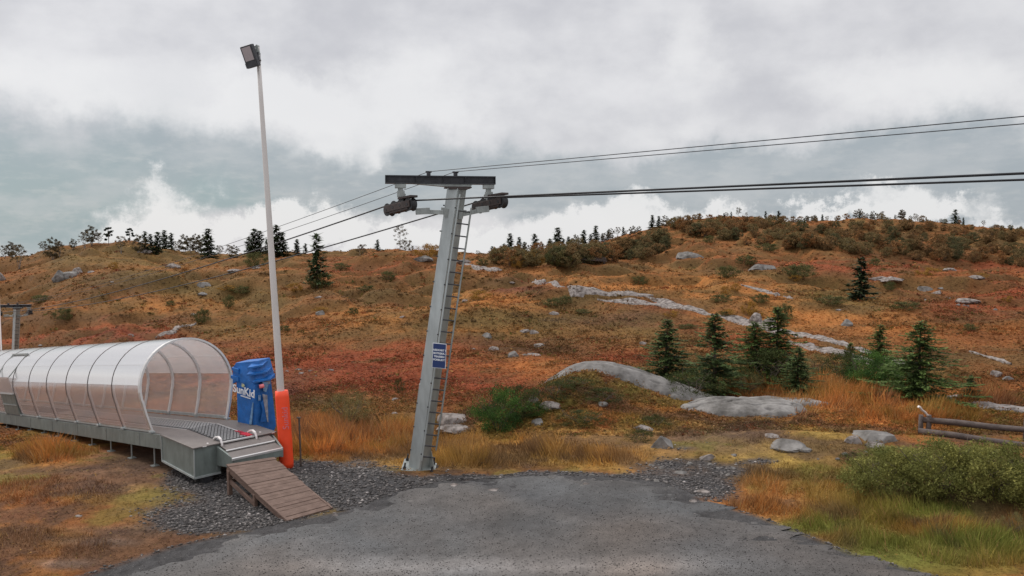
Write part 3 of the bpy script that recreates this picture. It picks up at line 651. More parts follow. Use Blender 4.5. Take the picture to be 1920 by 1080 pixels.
ROCKS = [
 (1243, 838, 52, 32, 'pale crusted boulder at the edge of the dark stony patch'),
 (850, 788, 78, 26, 'flat-topped pale rock outcrop right behind the lift pylon'),
 (858, 806, 70, 16, 'low pale ledge under the outcrop behind the lift pylon'),
 (1010, 795, 28, 16, 'grey stone between the green juniper and the grass'),
 (1030, 765, 40, 20, 'pale broken rock on the mound right of the juniper'),
 (1000, 755, 22, 14, 'small whitish rock at the top edge of the juniper'),
 (1205, 805, 34, 14, 'mossy pale rock above the crusted boulder'),
 (1640, 822, 90, 26, 'grey slab with lichen left above the big willow shrub'),
 (1600, 828, 36, 18, 'small pale rock just left of the lichened slab'),
 (1640, 836, 42, 12, 'low pale ledge in front of the lichened slab'),
 (1480, 838, 70, 20, 'mossy grey rock in the yellow grass left of the shrub'),
 (1510, 845, 26, 10, 'little pale rock right of the mossy grey rock'),
 (1448, 818, 32, 8, 'thin flat stone below the flat bedrock slab'),
 (1325, 860, 30, 14, 'whitish low rock in the brown turf'),
 (1320, 923, 26, 9, 'white stone at the edge of the gravel lot'),
 (1275, 887, 24, 8, 'flat light stone beside the dark stony patch'),
 (1588, 610, 24, 18, 'grey boulder alone on the hillside above the rocky path'),
 (1418, 605, 34, 24, 'rounded lichen boulder on the rocky path behind the young spruces'),
 (1445, 610, 30, 18, 'second lichen boulder on the path, right of the rounded one'),
 (1290, 484, 56, 16, 'dark grey crag below the hilltop scrub'),
 (1430, 505, 50, 18, 'grey outcrop in the heath right of the dark crag'),
 (1650, 525, 34, 10, 'pale rock strip right of the lone hillside spruce'),
 (1672, 528, 46, 10, 'long pale rock strip farther right of the lone hillside spruce'),
 (1735, 545, 26, 14, 'white rock above the dark stony slope on the right'),
 (1757, 552, 20, 10, 'small white rock beside the white rock on the right slope'),
 (1815, 565, 46, 10, 'low white rock band on the right slope'),
 (1780, 508, 26, 6, 'thin pale rock in the red heath under the hilltop scrub'),
 (1830, 522, 30, 10, 'pale rock in the red heath at the right'),
 (1868, 705, 18, 18, 'bright white stone above the small rightmost spruce'),
 (1890, 712, 24, 12, 'grey-white stones right of the bright white one'),
 (112, 525, 26, 26, 'pale grey crag on the left hill above the far lift pylon'),
 (128, 520, 40, 22, 'dark grey crag behind the pale one on the left hill'),
 (145, 512, 20, 18, 'light crag top at the right end of the left hill crags'),
 (3, 525, 18, 20, 'pale crag at the left edge of the photo'),
 (272, 475, 26, 10, 'pale slab high on the left hill'),
 (325, 502, 26, 14, 'pale rock where the haul ropes cross the left hill'),
 (440, 508, 24, 6, 'flat light rock on the crest left of the floodlight pole'),
 (380, 538, 30, 14, 'grey rock in a dark hollow left of the floodlight pole'),
 (382, 553, 20, 6, 'small white rock below the dark hollow'),
 (600, 590, 20, 12, 'small grey rock on the slope right of the floodlight pole'),
 (1000, 580+45, 20, 10, 'small pale rock on the slope left of the rock field'),
 (795, 488, 36, 10, 'flat grey slab just left of the lift pylon on the crest'),
 (870, 492, 26, 10, 'pale slab on the crest right of the lift pylon'),
 (742, 750, 16, 6, 'small white stone in the red heath left of the lift pylon'),
 (740, 776, 14, 5, 'small white stone by the willow left of the lift pylon'),
 (912, 632, 24, 12, 'grey rock at the upper left of the rock field'),
 (925, 658, 26, 10, 'flat rock at the left of the rock field'),
 (962, 668, 24, 16, 'grey rock in the middle of the rock field'),
 (1000, 668, 40, 12, 'broad pale rock at the right of the rock field'),
 (1010, 650, 22, 10, 'small pale rock above the broad one in the rock field'),
 (985, 622, 18, 8, 'little rock at the top of the rock field'),
 (1205, 646, 14, 9, 'small white stone left of the first young spruce'),
 (1040, 590, 22, 7, 'thin pale rock on the slope above the rock field'),
 (1130, 760, 22, 10, 'small grey rock on the right side of the mound'),
 (245, 630, 14, 6, 'white stone just above the covered conveyor'),
 (560, 694, 18, 5, 'white stone in the dark hollow right of the blue control stand'),
 (148, 968, 16, 4, 'small pale stone in the brown turf at the lower left'),
 (770, 942, 22, 6, 'flat dark stone at the right edge of the gravel heap'),
 (925, 920, 36, 5, 'thin slate on the edge of the gravel lot'),
 (628, 968, 16, 9, 'pale stone beside the lower end of the ramp'),
 (850, 912, 30, 6, 'flat pale stone between lift pylon and lot'),
 (1300, 940, 18, 7, 'small tan stone at the lot corner'),
]
for i, (a, b, c_, d_, lb) in enumerate(ROCKS):
    grey = 'grey' in lb or 'dark' in lb
    prock(a, b, c_, d_, 100 + i * 3, lb, 'rock' if grey else 'pale_rock')
# anonymous loose blocks of the stony patches
for i in range(46):
    px, py = random.choice([(1180, 905), (1230, 880), (1310, 895), (1350, 870), (960, 655), (1780, 570), (1600, 850), (1100, 905), (560, 700), (1660, 705)])
    px += random.gauss(0, 42); py += random.gauss(0, 9)
    s = random.uniform(6, 15) * (1 if py > 800 else .8)
    prock(px, py, s, s * .5, 400 + i, 'small loose stone in a stony patch of the moor', 'rock' if random.random() < .5 else 'pale_rock', group='loose stones of the stony patches', name='stone')

for i in range(16):
    px = random.uniform(0, 1920); py = random.uniform(500, 690)
    s = random.uniform(6, 20)
    prock(px, py, s, s * .3, 700 + i, 'small pale rock showing through the heather of the hillside', 'pale_rock', group='small pale rocks scattered over the hillside', name='stone')
# rocky path over the moor: irregular bare ribbons
def ribbon(pts, w0, seed):
    P = [G(*p) for p in pts]; out = []
    for a, b in zip(P[:-1], P[1:]):
        n = max(4, int((b - a).length / .35))
        for i in range(n): out.append(a.lerp(b, i / n))
    out.append(P[-1]); V = []; n = len(out); m = 9
    for i, p in enumerate(out):
        d = (out[min(i + 1, n - 1)] - out[max(i - 1, 0)]); d.z = 0; d.normalize(); q = Vector((d.y, -d.x, 0))
        ww = w0 * (.55 + 1.0 * float(fbm(np.array(i * .3), np.array(seed * 5.), 1.5, 3, seed))) * min(1, i / 4 + .1, (n - 1 - i) / 4 + .1)
        off = (float(fbm(np.array(i * .25), np.array(seed * 9.), 2.0, 3, seed + 3)) - .5) * w0 * 1.5
        for j in range(m):
            s = (j / (m - 1) * 2 - 1)
            x, y = p.x + q.x * (s * ww + off), p.y + q.y * (s * ww + off)
            V.append((x, y, gz(x, y) + .07 * (1 - s ** 4) + .24 * (float(fbm(np.array(x), np.array(y), .7, 4, 3)) - .40) - (.16 if abs(s) > .95 else 0)))
    F = [(i * m + j, i * m + j + 1, (i + 1) * m + j + 1, (i + 1) * m + j) for i in range(n - 1) for j in range(m - 1)]
    return V, F
pv, pf = [], []
for k_, (pts, w0) in enumerate([([(1005,527),(1045,537),(1080,543),(1120,546),(1175,550),(1225,557)], .55), ([(1120,563),(1180,566),(1240,573),(1300,582),(1345,592)], .42),
                   ([(1340,592),(1380,604),(1440,612),(1500,625),(1545,637),(1590,650)], .62), ([(1480,640),(1540,655),(1600,672),(1650,684),(1695,697)], .5),
                   ([(1780,742),(1840,758),(1890,768),(1960,780)], .8), ([(868,493),(900,502),(940,510)], .7), ([(1210,556),(1245,566),(1300,581)], .35), ([(1585,649),(1640,668),(1700,690)], .4), ([(1815,660),(1850,670),(1900,685)], .25), ([(1390,535),(1440,548),(1490,560)], .3),
                   ([(290,634),(318,625),(340,612),(368,608)], .35)]):
    v, f = ribbon(pts, w0, k_ + 2); b = len(pv); pv += v; pf += [tuple(i + b for i in q) for q in f]
tag(npmesh('path', np.array(pv), np.array(pf), M['pale_rock'], None, None, True), kind='structure')

# ------------------------------------------------------------------ trees and shrubs
def tris(ctr, s, cols, flatz=.6, r=None):
    m = len(ctr); V = ctr[:, None, :] + (rng.random((m, 3, 3)) - .5) * 2 * s * np.array((1, 1, flatz))
    return V.reshape(-1, 3), np.repeat(cols, 3, 0)
def copy_tree(o, parent=None):
    c = o.copy(); col.objects.link(c); c.parent = parent
    for ch in list(o.children): copy_tree(ch, c)
    return c
def make_spruce(h, Rr, nb_, per, seed, c0, c1, gap=None, bare=.04, tw=.05):
    rg = np.random.default_rng(seed); P = []; Cl = []
    for i in range(nb_):
        z = h * (bare + (1 - bare) * ((i + rg.random()) / nb_) ** .92)
        if gap and gap[0] < z / h < gap[1] and rg.random() < .8: continue
        rr = Rr * (1 - z / h) ** .9 * (.40 + .8 * rg.random() ** 1.3) * (.8 + .35 * math.sin(i * .37 + seed)) + .03 * h
        if z < h * .16: rr *= .6 + .4 * (z / (h * .16))
        a = rg.random() * 6.283; n = max(4, int(per * rr / Rr)); t = rg.random(n) ** .7
        droop = -.30 * t * rr + .16 * rr * t ** 3
        side = (rg.random(n) - .5) * .40 * rr * (1.1 - t); x = t * rr
        px_ = x * math.cos(a) - side * math.sin(a); py_ = x * math.sin(a) + side * math.cos(a)
        pz = z + droop - rg.random(n) * .05 * h * (1 - t) * .6
        dirv = np.stack([np.cos(a) + (rg.random(n) - .5) * 1.1, np.sin(a) + (rg.random(n) - .5) * 1.1, -.55 + 1.1 * rg.random(n)], -1)
        L_ = h * tw * (.5 + .8 * rg.random((n, 1))); w_ = L_ * .36
        c = np.stack([px_, py_, pz], -1); sd_ = np.cross(dirv, np.array((0, 0, 1.))) + (rg.random((n, 3)) - .5) * .7
        sd_ = sd_ / np.linalg.norm(sd_, axis=1, keepdims=True)
        V = np.stack([c - sd_ * w_, c + sd_ * w_, c + dirv * L_], 1); P.append(V.reshape(-1, 3))
        cl = np.array(c0)[None] + (np.array(c1) - np.array(c0))[None] * (t[:, None] * .7 + .3 * rg.random((n, 1)))
        cl = cl * (.65 + .7 * rg.random((n, 1))); Cl.append(np.repeat(cl, 3, 0))
    V = np.concatenate(P); return V, np.concatenate(Cl)
def spruce_proto(h, Rr, nb_, per, seed, c0=(.035, .056, .022), c1=(.11, .155, .05), **kw):
    root = thing('spruce_tree', (0, 0, 0), 'x', 'spruce')
    V, Cc = make_spruce(h, Rr, nb_, per, seed, c0, c1, **kw)
    npmesh('crown', V, np.arange(len(V)).reshape(-1, 3), M['needle'], root, Cc)
    MB().tube([(0, 0, -.15 * h), (0.01 * h, 0, .3 * h), (0, .01 * h, .7 * h), (0, 0, h)], [.022 * h, .017 * h, .010 * h, .002 * h], 7).build('trunk', M['bark'], root)
    return root
def make_leafy(h, wd, nst, nclump, per, seed, cA, cB, leaf=.03, stemr=.012, low=.25, open_=.0, tall=False):
    rg = np.random.default_rng(seed); st = MB(); cl_c = []
    for i in range(nst):
        a = 6.283 * (i + rg.random()) / nst; hh = h * (.6 + .4 * rg.random()) if not tall else h
        rr = wd * .5 * (.3 + .6 * rg.random()) * (.25 if tall else 1)
        p = [(0, 0, -.1), (rr * .35 * math.cos(a), rr * .35 * math.sin(a), hh * .4), (rr * .8 * math.cos(a + .2), rr * .8 * math.sin(a + .2), hh * .75), (rr * math.cos(a), rr * math.sin(a), hh * .97)]
        st.tube(p, [stemr * h, stemr * .8 * h, stemr * .5 * h, stemr * .15 * h], 5)
        for q in range(5):
            t = .35 + .6 * rg.random(); bx, by, bz = rr * t * math.cos(a), rr * t * math.sin(a), hh * t
            b2 = rg.random() * 6.283; l2 = wd * .28 * (1.2 - t)
            st.tube([(bx, by, bz), (bx + l2 * math.cos(b2), by + l2 * math.sin(b2), bz + l2 * .6)], [stemr * .35 * h, stemr * .08 * h], 4)
    ctrs = []
    for i in range(nclump):
        z = low + (1 - low) * rg.random(); prof = math.sin(math.pi * min(1, max(.05, (z - low * .6) / (1.02 - low * .6)))) ** .6
        a = rg.random() * 6.283; r_ = wd * .5 * prof * rg.random() ** .4 * (.8 + .3 * rg.random()); ctrs.append((r_ * math.cos(a), r_ * math.sin(a), z * h * (.92 + .1 * rg.random())))
    ctrs = np.array(ctrs); P = []; Cs = []
    for c in ctrs:
        n = int(per * (.5 + rg.random())); rad = wd * (.07 + .07 * rg.random())
        d = rg.normal(size=(n, 3)); d = d / np.linalg.norm(d, axis=1, keepdims=True) * (rg.random((n, 1)) ** .5) * rad * np.array((1, 1, .75))
        tone = rg.random(); cc_ = (np.array(cA) * (1 - tone) + np.array(cB) * tone)[None] * (.6 + .8 * rg.random((n, 1)))
        s = leaf * h * (.6 + .8 * rg.random((n, 1, 1)))
        V = (c + d)[:, None, :] + (rg.random((n, 3, 3)) - .5) * 2 * s; P.append(V.reshape(-1, 3)); Cs.append(np.repeat(cc_, 3, 0))
    return st, np.concatenate(P), np.concatenate(Cs)
def leafy_proto(name, cat, *a, bark='bark', **kw):
    root = thing(name, (0, 0, 0), 'x', cat)
    st, V, Cc = make_leafy(*a, **kw)
    npmesh('crown' if 'tree' in name else 'foliage', V, np.arange(len(V)).reshape(-1, 3), M['leaf'], root, Cc)
    st.build('trunk' if 'tree' in name else 'stem', M[bark], root)
    return root
used = set()
def place(proto, loc, h, label, group=None, rz=None, wx=1.0):
    o = proto if proto.name not in used else copy_tree(proto)
    used.add(proto.name); used.add(o.name)
    base = proto['h0']; s = h / base
    o.location = loc; o.scale = (s * wx, s * wx, s); o.rotation_euler = (0, 0, rz if rz is not None else random.uniform(0, 6.28))
    o['label'] = label
    if group: o['group'] = group
    elif 'group' in o: del o['group']
    return o
def P(root, h): root['h0'] = float(h); return root
# near young spruces (unit height 3 m)
S1 = P(spruce_proto(3, 1.6, 300, 170, 1, tw=.028), 3); S2 = P(spruce_proto(3, 1.5, 270, 170, 2, gap=(.50, .60), tw=.028), 3)
S3 = P(spruce_proto(3, 2.1, 320, 180, 3, c0=(.042, .072, .022), c1=(.13, .19, .05), bare=.1, tw=.028), 3)
S4 = P(spruce_proto(3, 1.5, 270, 160, 4, c0=(.042, .072, .022), c1=(.14, .19, .05), bare=.02, tw=.028), 3)
NEAR = [ (S1,1253,738,596,31,'first young spruce from the left, dark, right behind the rounded bedrock'), (S2,1342,750,585,31,'young spruce with a bare gap in its crown, behind the edge of the rounded bedrock'),
 (S3,1418,722,600,33,'left of the two spruces standing close together before the rocky path'), (S4,1460,722,572,33,'tallest slim spruce of the close pair, its tip above the rocky path'),
 (S1,1502,748,648,30,'small dark spruce between the close pair and the orange grass'), (S4,1655,705,606,36,'thin spruce with its top above the path, left of the bushy one'),
 (S4,1600,700,640,36,'short thin spruce at the left end of the green row'), (S3,1732,768,598,28,'broad bright green spruce with a bare foot behind the log fence'),
 (S2,1829,784,700,28,'small dark spruce right of the broad one, above the log fence')]
for p, bx, by, ty, Y, lb in NEAR:
    x = (bx - 960) / FOC * Y; z = gz(x, Y); top = at(bx, ty, Y).z
    place(p, (x, Y, z - .05), top - z, lb, 'young spruces in front of the rocky path', wx=1.25)
FS1 = P(spruce_proto(5, 1.35, 130, 30, 11, c0=(.024, .036, .018), c1=(.062, .085, .036), bare=.05, tw=.085), 5)
FS2 = P(spruce_proto(5, 1.05, 110, 28, 12, c0=(.024, .036, .018), c1=(.062, .085, .036), bare=.03, tw=.085), 5)
FS3 = P(spruce_proto(5, 1.6, 120, 30, 13, c0=(.026, .042, .018), c1=(.07, .10, .038), bare=.12, tw=.085), 5)
def mid(p, bx, by, ty, lb, grp=None, wx=1.0):
    g = G(bx, by); top = at(bx, ty, g.y).z; place(p, (g.x, g.y, g.z - .05), top - g.z, lb, grp, wx=wx)
mid(FS1, 1612, 566, 480, 'lone dark spruce on the open right hillside', wx=1.25)
mid(FS3, 595, 540, 437, 'sparse spruce on the brow just right of the floodlight pole', wx=.9)
SKS = [(273,432,FS2,'left of the two thin skyline spruces right of the pines'),(283,437,FS2,'right of the two thin skyline spruces right of the pines'),(297,433,FS2,'first of three thin spruces near the middle of the left hilltop'),(310,430,FS1,'second of three spruces near the middle of the left hilltop'),
 (322,435,FS2,'third of three thin spruces near the middle of the left hilltop'),(392,427,FS1,'tall spruce at the right end of the birch group on the left hilltop'),(467,442,FS1,'leftmost spruce of the cluster behind the floodlight pole'),(478,427,FS2,'tall thin spruce in the cluster left of the floodlight pole'),
 (488,431,FS2,'spruce next to the tall thin one left of the floodlight pole'),(501,446,FS2,'short spruce hidden by the floodlight pole'),(520,420,FS1,'tallest spruce right of the floodlight pole on the skyline'),(531,434,FS1,'spruce touching the tallest one right of the floodlight pole'),
 (557,447,FS1,'broad low spruce between the pole and the sparse brow spruce'),(573,455,FS2,'tiny thin spruce between the pole and the sparse brow spruce'),(708,448,FS3,'small wide spruce alone on the crest left of the lift pylon'),(923,460,FS2,'small thin spruce just right of the lift pylon'),
 (945,455,FS2,'low spruce at the foot of the two dark ones right of the pylon'),(956,436,FS1,'dark dense spruce, first tall one right of the lift pylon'),(973,443,FS1,'dark spruce beside the first tall one right of the pylon'),(1003,437,FS1,'narrow dark spruce standing free above the yellow scrub'),
 (1017,455,FS2,'short thin spruce right of the free standing narrow one'),(1045,425,FS1,'tall spruce at the start of the mixed wood right of the pylon'),(1056,446,FS2,'short spruce beside the tall one at the start of the mixed wood'),(1094,430,FS1,'pointed spruce in the middle of the mixed wood'),(983,452,FS2,'slim low spruce left of the free standing narrow one'),(1031,446,FS2,'slim spruce just left of the tall one starting the mixed wood'),(1080,448,FS2,'slim spruce in the dip of the mixed wood'),(1140,430,FS2,'slim spruce high in the rising edge of the wood'),(1168,424,FS2,'slim spruce topping the rising edge of the wood'),(1107,438,FS2,'short spruce between the two pointed ones of the mixed wood'),(1066,442,FS1,'middle spruce of the mixed wood near the round birch'),(1129,436,FS2,'thin spruce right of the tall pointed one'),(1117,422,FS1,'tall pointed spruce at the right of the mixed wood'),
 (1222,402,FS1,'dark spruce at the left end of the hilltop clump'),(1234,404,FS1,'dark spruce in the middle of the hilltop clump'),(1310,399,FS2,'tiny spruce on the left part of the right skyline'),(1356,398,FS2,'tiny spruce in the middle of the right skyline'),(1458,394,FS2,'thin little spruce on the right skyline'),(1788,392,FS3,'small dark conifer on the top of the right hill')]
for px, ty, p, lb in SKS:
    g = ridge(px, -4 + random.uniform(-3, 1)); top = at(px, ty, g.y).z; place(p, (g.x, g.y, g.z - .1), max(top - g.z, 1.2), lb, 'spruces along the skyline', wx=1.15)
PINE = P(leafy_proto('pine_tree', 'pine', 4.5, 2.4, 2, 16, 150, 31, (.012, .02, .012), (.03, .045, .022), leaf=.03, low=.3, tall=True), 4.5)
for px, ty, lb in [(205, 423, 'dark left pine of two on top of the left hill'), (245, 425, 'wind-shaped right pine of two on top of the left hill')]:
    g = ridge(px, -2); place(PINE, (g.x, g.y, g.z - .1), at(px, ty, g.y).z - g.z, lb, 'pines on the left hilltop')
B1 = P(leafy_proto('birch_tree', 'birch', 5, 3.2, 3, 34, 60, 41, (.085, .065, .034), (.14, .105, .05), leaf=.020, low=.3, bark='birchbark'), 5)
B2 = P(leafy_proto('birch_tree', 'birch', 5, 3.9, 4, 50, 80, 42, (.06, .05, .026), (.11, .085, .042), leaf=.024, low=.2, bark='birchbark'), 5)
B3 = P(leafy_proto('birch_tree', 'birch', 6, 3.0, 1, 34, 46, 43, (.10, .09, .06), (.16, .13, .09), leaf=.016, low=.35, tall=True, bark='birchbark'), 6)
BIR = [(10,458,B1,'low birch at the far left end of the hill'),(22,453,B2,'second low birch from the left end of the hill'),(35,455,B1,'third low birch from the left end of the hill'),(82,450,B1,'small birch left of the round birch pair'),(100,446,B2,'left one of the round birch pair on the left hill'),(112,449,B1,'right one of the round birch pair on the left hill'),
 (138,447,B2,'low dark birch left of the tall pale birch'),(160,432,B1,'left stem group of the tall pale birch on the left hilltop'),(173,423,B2,'tall pale birch on top of the left hill'),(186,434,B1,'birch between the tall pale one and the dark pine'),(228,440,B1,'low birch between the two pines'),(262,440,B2,'birch right of the wind-shaped pine'),
 (333,450,B1,'small birch left of the dark birch group'),(347,440,B2,'left birch of the dark group beside the tall spruce'),(358,442,B1,'second birch of the dark group beside the tall spruce'),(368,439,B2,'third birch of the dark group beside the tall spruce'),(380,441,B2,'right birch of the dark group beside the tall spruce'),(412,458,B1,'pale little birch right of the tall spruce'),
 (430,457,B1,'left low tree before the cluster at the floodlight pole'),(440,460,B2,'right low tree before the cluster at the floodlight pole'),(678,455,B1,'faint bare birch on the crest'),(750,419,B3,'tall slender birch alone on the crest left of the lift pylon'),(763,447,B1,'small bare birch at the foot of the slender one'),
 (896,468,B1,'bare little birch right of the pylon'),(905,472,B1,'second bare little birch right of the pylon'),(937,466,B2,'low birch beside the dark spruces'),(985,455,B2,'birch between the dark spruces'),(1032,450,B2,'birch left of the tall spruce of the mixed wood'),(1070,447,B2,'round birch right of the tall spruce'),(1080,440,B2,'dense birch in the mixed wood'),
 (1133,436,B2,'first birch right of the pointed spruces'),(1145,428,B2,'second birch right of the pointed spruces'),(1158,424,B1,'open crowned birch against the cloud'),(1172,432,B2,'birch right of the open crowned one'),(1185,424,B2,'birch in the rising edge of the wood'),(1197,424,B2,'birch just below the hilltop clump'),(1246,404,B2,'round tree right of the hilltop conifers'),(1256,410,B2,'lower tree at the right of the hilltop clump')]
for px, ty, p, lb in BIR:
    g = ridge(px, -6 + random.uniform(-4, 3)); top = at(px, ty, g.y).z; place(p, (g.x, g.y, g.z - .1), max(top - g.z, 1.3), lb, 'birches along the skyline')
# tiny trees poking above the right skyline
for i in range(46):
    px = random.choice([random.uniform(1265, 1600), random.uniform(1600, 1915)]); g = ridge(px, random.uniform(-4, 2)); hh = random.uniform(1.0, 2.4)
    place(random.choice([B1, B2, B1, FS2]) if random.random() < .9 else B3, (g.x, g.y, g.z - .1), hh, 'tiny bare tree poking above the scrub of the right skyline', 'tiny trees on the right skyline')
# scrub of the right hill
SB = [P(leafy_proto('scrub_bush', 'bush', 3, 4.2, 4, 60, 80, 60 + i, a, b, leaf=.036, low=.05), 3) for i, (a, b) in enumerate([((.15, .095, .042), (.24, .15, .065)), ((.125, .10, .045), (.21, .16, .07)), ((.19, .10, .042), (.28, .145, .055)), ((.08, .08, .038), (.13, .12, .055))])]
tone_lb = ['brown birch scrub bush in the thicket covering the right hilltop', 'olive birch scrub bush in the thicket covering the right hilltop', 'russet birch scrub bush in the thicket covering the right hilltop', 'dark green scrub bush in the thicket covering the right hilltop']
def scrub_band(n, x0, x1, ytop, ybot, hmin, hmax, labs, grp, wts=(4, 3, 2, .8)):
    for i in range(n):
        px = x0 + (x1 - x0) * (i + random.random()) / n
        a = np.interp(px, [p for p, _ in ytop], [q for _, q in ytop]); b = np.interp(px, [p for p, _ in ybot], [q for _, q in ybot])
        py = a + (b - a) * random.random(); g = G(px, py); k_ = random.choices(range(4), wts)[0]
        place(SB[k_], (g.x, g.y, g.z - .1), random.uniform(hmin, hmax), labs[k_], grp + ' ' + ['brown', 'olive', 'russet', 'dark green'][k_], wx=random.uniform(.8, 1.2))
scrub_band(70, 1300, 1990, [(1300, 411), (1400, 411), (1700, 409), (1990, 434)], [(1300, 418), (1990, 446)], .6, 1.4, tone_lb, 'scrub thicket on the right hill,')
scrub_band(170, 1255, 1990, [(1255, 420), (1400, 424), (1700, 426), (1990, 448)], [(1255, 432), (1400, 462), (1560, 478), (1750, 492), (1990, 515)], 1.1, 2.1, tone_lb, 'scrub thicket on the right hill,')
tl2 = [t.replace('covering the right hilltop', 'left of the right hilltop') for t in tone_lb]
scrub_band(80, 1040, 1250, [(1040, 488), (1150, 466), (1250, 442)], [(1050, 499), (1150, 492), (1245, 480)], 1.2, 2.3, tl2, 'scrub wood below the skyline,', (2, 4, 1, 4))
tl3 = ['brown', 'olive', 'russet', 'dark green']; tl3 = [f'{t} low bush at the foot of the dark spruces right of the pylon' for t in tl3]
scrub_band(22, 925, 1070, [(930, 480), (1060, 475)], [(930, 502), (1060, 502)], 1.3, 2.2, tl3, 'low bushes under the skyline spruces,', (2, 3, 3, 1))
YB = P(leafy_proto('yellow_bush', 'bush', 1.2, 2.6, 4, 44, 70, 71, (.26, .14, .03), (.38, .22, .05), leaf=.045, low=.1), 1.2)
GB = P(leafy_proto('green_bush', 'bush', 1.2, 2.4, 5, 60, 80, 72, (.07, .075, .028), (.13, .125, .045), leaf=.04, low=.05), 1.2)
def bush(p, px, py, wpx, hpx, lb, grp=None):
    g = G(px, py); h = hpx / FOC * g.y; o = place(p, (g.x, g.y, g.z - .08), h, lb, grp); rel = wpx / FOC * g.y / (p['w0'] * h / p['h0']); o.scale = (o.scale[0] * rel, o.scale[1] * rel, o.scale[2])
YB['w0'] = 2.6; GB['w0'] = 2.4
bush(YB, 900, 562, 50, 18, 'yellow bush on the slope right of the lift pylon')
bush(YB, 800, 484, 50, 26, 'yellow-brown bush on the crest touching the lift pylon'); bush(YB, 820, 480, 34, 20, 'small yellow bush on the crest against the lift pylon')
bush(YB, 1000, 500, 46, 30, 'yellow birch bush before the free standing spruce'); bush(YB, 970, 502, 34, 22, 'yellow bush left of the yellow birch bush')
bush(YB, 1405, 590, 34, 26, 'orange bush on the slope above the lichen boulders'); bush(YB, 1360, 553, 24, 18, 'yellow sapling on the slope left of the orange bush')
bush(GB, 600, 540, 56, 30, 'dark green bush at the foot of the sparse brow spruce'); bush(GB, 480, 500, 50, 26, 'dark bush at the foot of the spruce cluster behind the pole')
bush(GB, 1470, 600, 44, 30, 'green bush on the slope behind the close pair of spruces'); bush(GB, 1500, 520, 70, 24, 'olive bush on the right slope left of the lone spruce'); bush(GB, 1365, 520, 50, 22, 'olive bush beside the grey outcrop on the right slope')
bush(GB, 1700, 580, 60, 16, 'dark low bush right of the lone hillside spruce'); bush(GB, 1560, 570, 60, 16, 'low olive bush left of the lone hillside spruce')
bush(GB, 1440, 470, 46, 14, 'green juniper patch below the hilltop thicket'); bush(GB, 1330, 455, 26, 14, 'small green bush at the left edge of the red heath')
bush(GB, 120, 600, 40, 22, 'olive bush right of the far lift pylon'); bush(GB, 430, 575, 26, 22, 'green bush in the slope hollow left of the floodlight pole'); bush(GB, 380, 605, 36, 26, 'green bush at the end of the pale trail above the conveyor')
bush(GB, 1050, 500, 60, 34, 'dark green bush at the foot of the mixed wood'); bush(GB, 905, 498, 26, 12, 'small green bush on the crest right of the pylon'); bush(GB, 640, 505, 40, 12, 'low bush on the crest right of the brow spruce')
for i in range(34):
    px = random.choice([random.uniform(20, 900), random.uniform(1000, 1900)]); py = random.uniform(490, 640)
    bush(GB if i % 3 else YB, px, py, random.uniform(20, 52), random.uniform(8, 17), 'low dwarf birch patch growing in the heather of the open hillside' if i % 3 else 'low yellow dwarf birch patch growing in the heather of the open hillside', 'dwarf birch patches on the hillside' if i % 3 else 'yellow dwarf birch patches on the hillside')
# near shrubs
W1 = P(leafy_proto('willow_shrub', 'shrub', 1.3, 2.2, 9, 70, 110, 81, (.12, .11, .045), (.24, .20, .08), leaf=.016, low=.12), 1.3); W1['w0'] = 2.2
W2 = P(leafy_proto('willow_shrub', 'shrub', 1.3, 2.2, 10, 130, 170, 82, (.12, .13, .035), (.25, .235, .065), leaf=.021, low=.02), 1.3); W2['w0'] = 2.2
J1 = P(leafy_proto('juniper_shrub', 'shrub', 1.1, 1.9, 7, 110, 160, 83, (.03, .065, .018), (.09, .17, .035), leaf=.020, low=.02), 1.1); J1['w0'] = 1.9
J2 = P(leafy_proto('juniper_shrub', 'shrub', 1.1, 1.9, 7, 70, 90, 84, (.035, .045, .015), (.07, .085, .024), leaf=.022, low=.02), 1.1); J2['w0'] = 1.9
bush(W1, 658, 792, 100, 66, 'loose grey-green willow in the grass left of the lift pylon')
bush(J1, 935, 808, 120, 84, 'bright green juniper on the left side of the mound'); bush(J2, 975, 785, 110, 66, 'darker juniper behind the bright one on the mound')
bush(J2, 1090, 795, 110, 30, 'low dark juniper on the right of the mound'); bush(J2, 1230, 800, 60, 26, 'low dark shrub above the crusted boulder'); bush(J2, 1200, 826, 60, 26, 'dark shrub touching the crusted boulder')
bush(J2, 1080, 722, 80, 18, 'mossy green crest shrub at the left end of the rounded bedrock'); bush(J2, 1240, 716, 90, 12, 'green shrub strip on the far edge of the rounded bedrock')
bush(J1, 1630, 735, 120, 80, 'green juniper row left of the broad spruce'); bush(J2, 1580, 715, 90, 60, 'dark green juniper at the left end of the row'); bush(J1, 1690, 742, 110, 66, 'green juniper touching the broad spruce')
bush(W1, 1400, 738, 90, 44, 'thin pale willow in front of the close pair of spruces'); bush(W1, 1530, 700, 70, 40, 'yellowish willow behind the orange grass')
bush(J2, 1300, 745, 120, 56, 'dark brush between the first two young spruces'); bush(J2, 1440, 725, 120, 74, 'dark green brush at the foot of the close pair of spruces')
bush(W2, 1655, 925, 170, 90, 'left lobe of the big grey-green willow thicket below the fence'); bush(W2, 1760, 925, 190, 106, 'middle lobe of the big grey-green willow thicket below the fence')
bush(W2, 1865, 930, 190, 108, 'right lobe of the big grey-green willow thicket below the fence'); bush(W2, 1965, 960, 170, 100, 'willow lobe cut by the right edge of the photo'); bush(W2, 1720, 885, 190, 46, 'rear left lobe of the big willow thicket below the fence'); bush(W2, 1850, 885, 200, 46, 'rear right lobe of the big willow thicket below the fence')
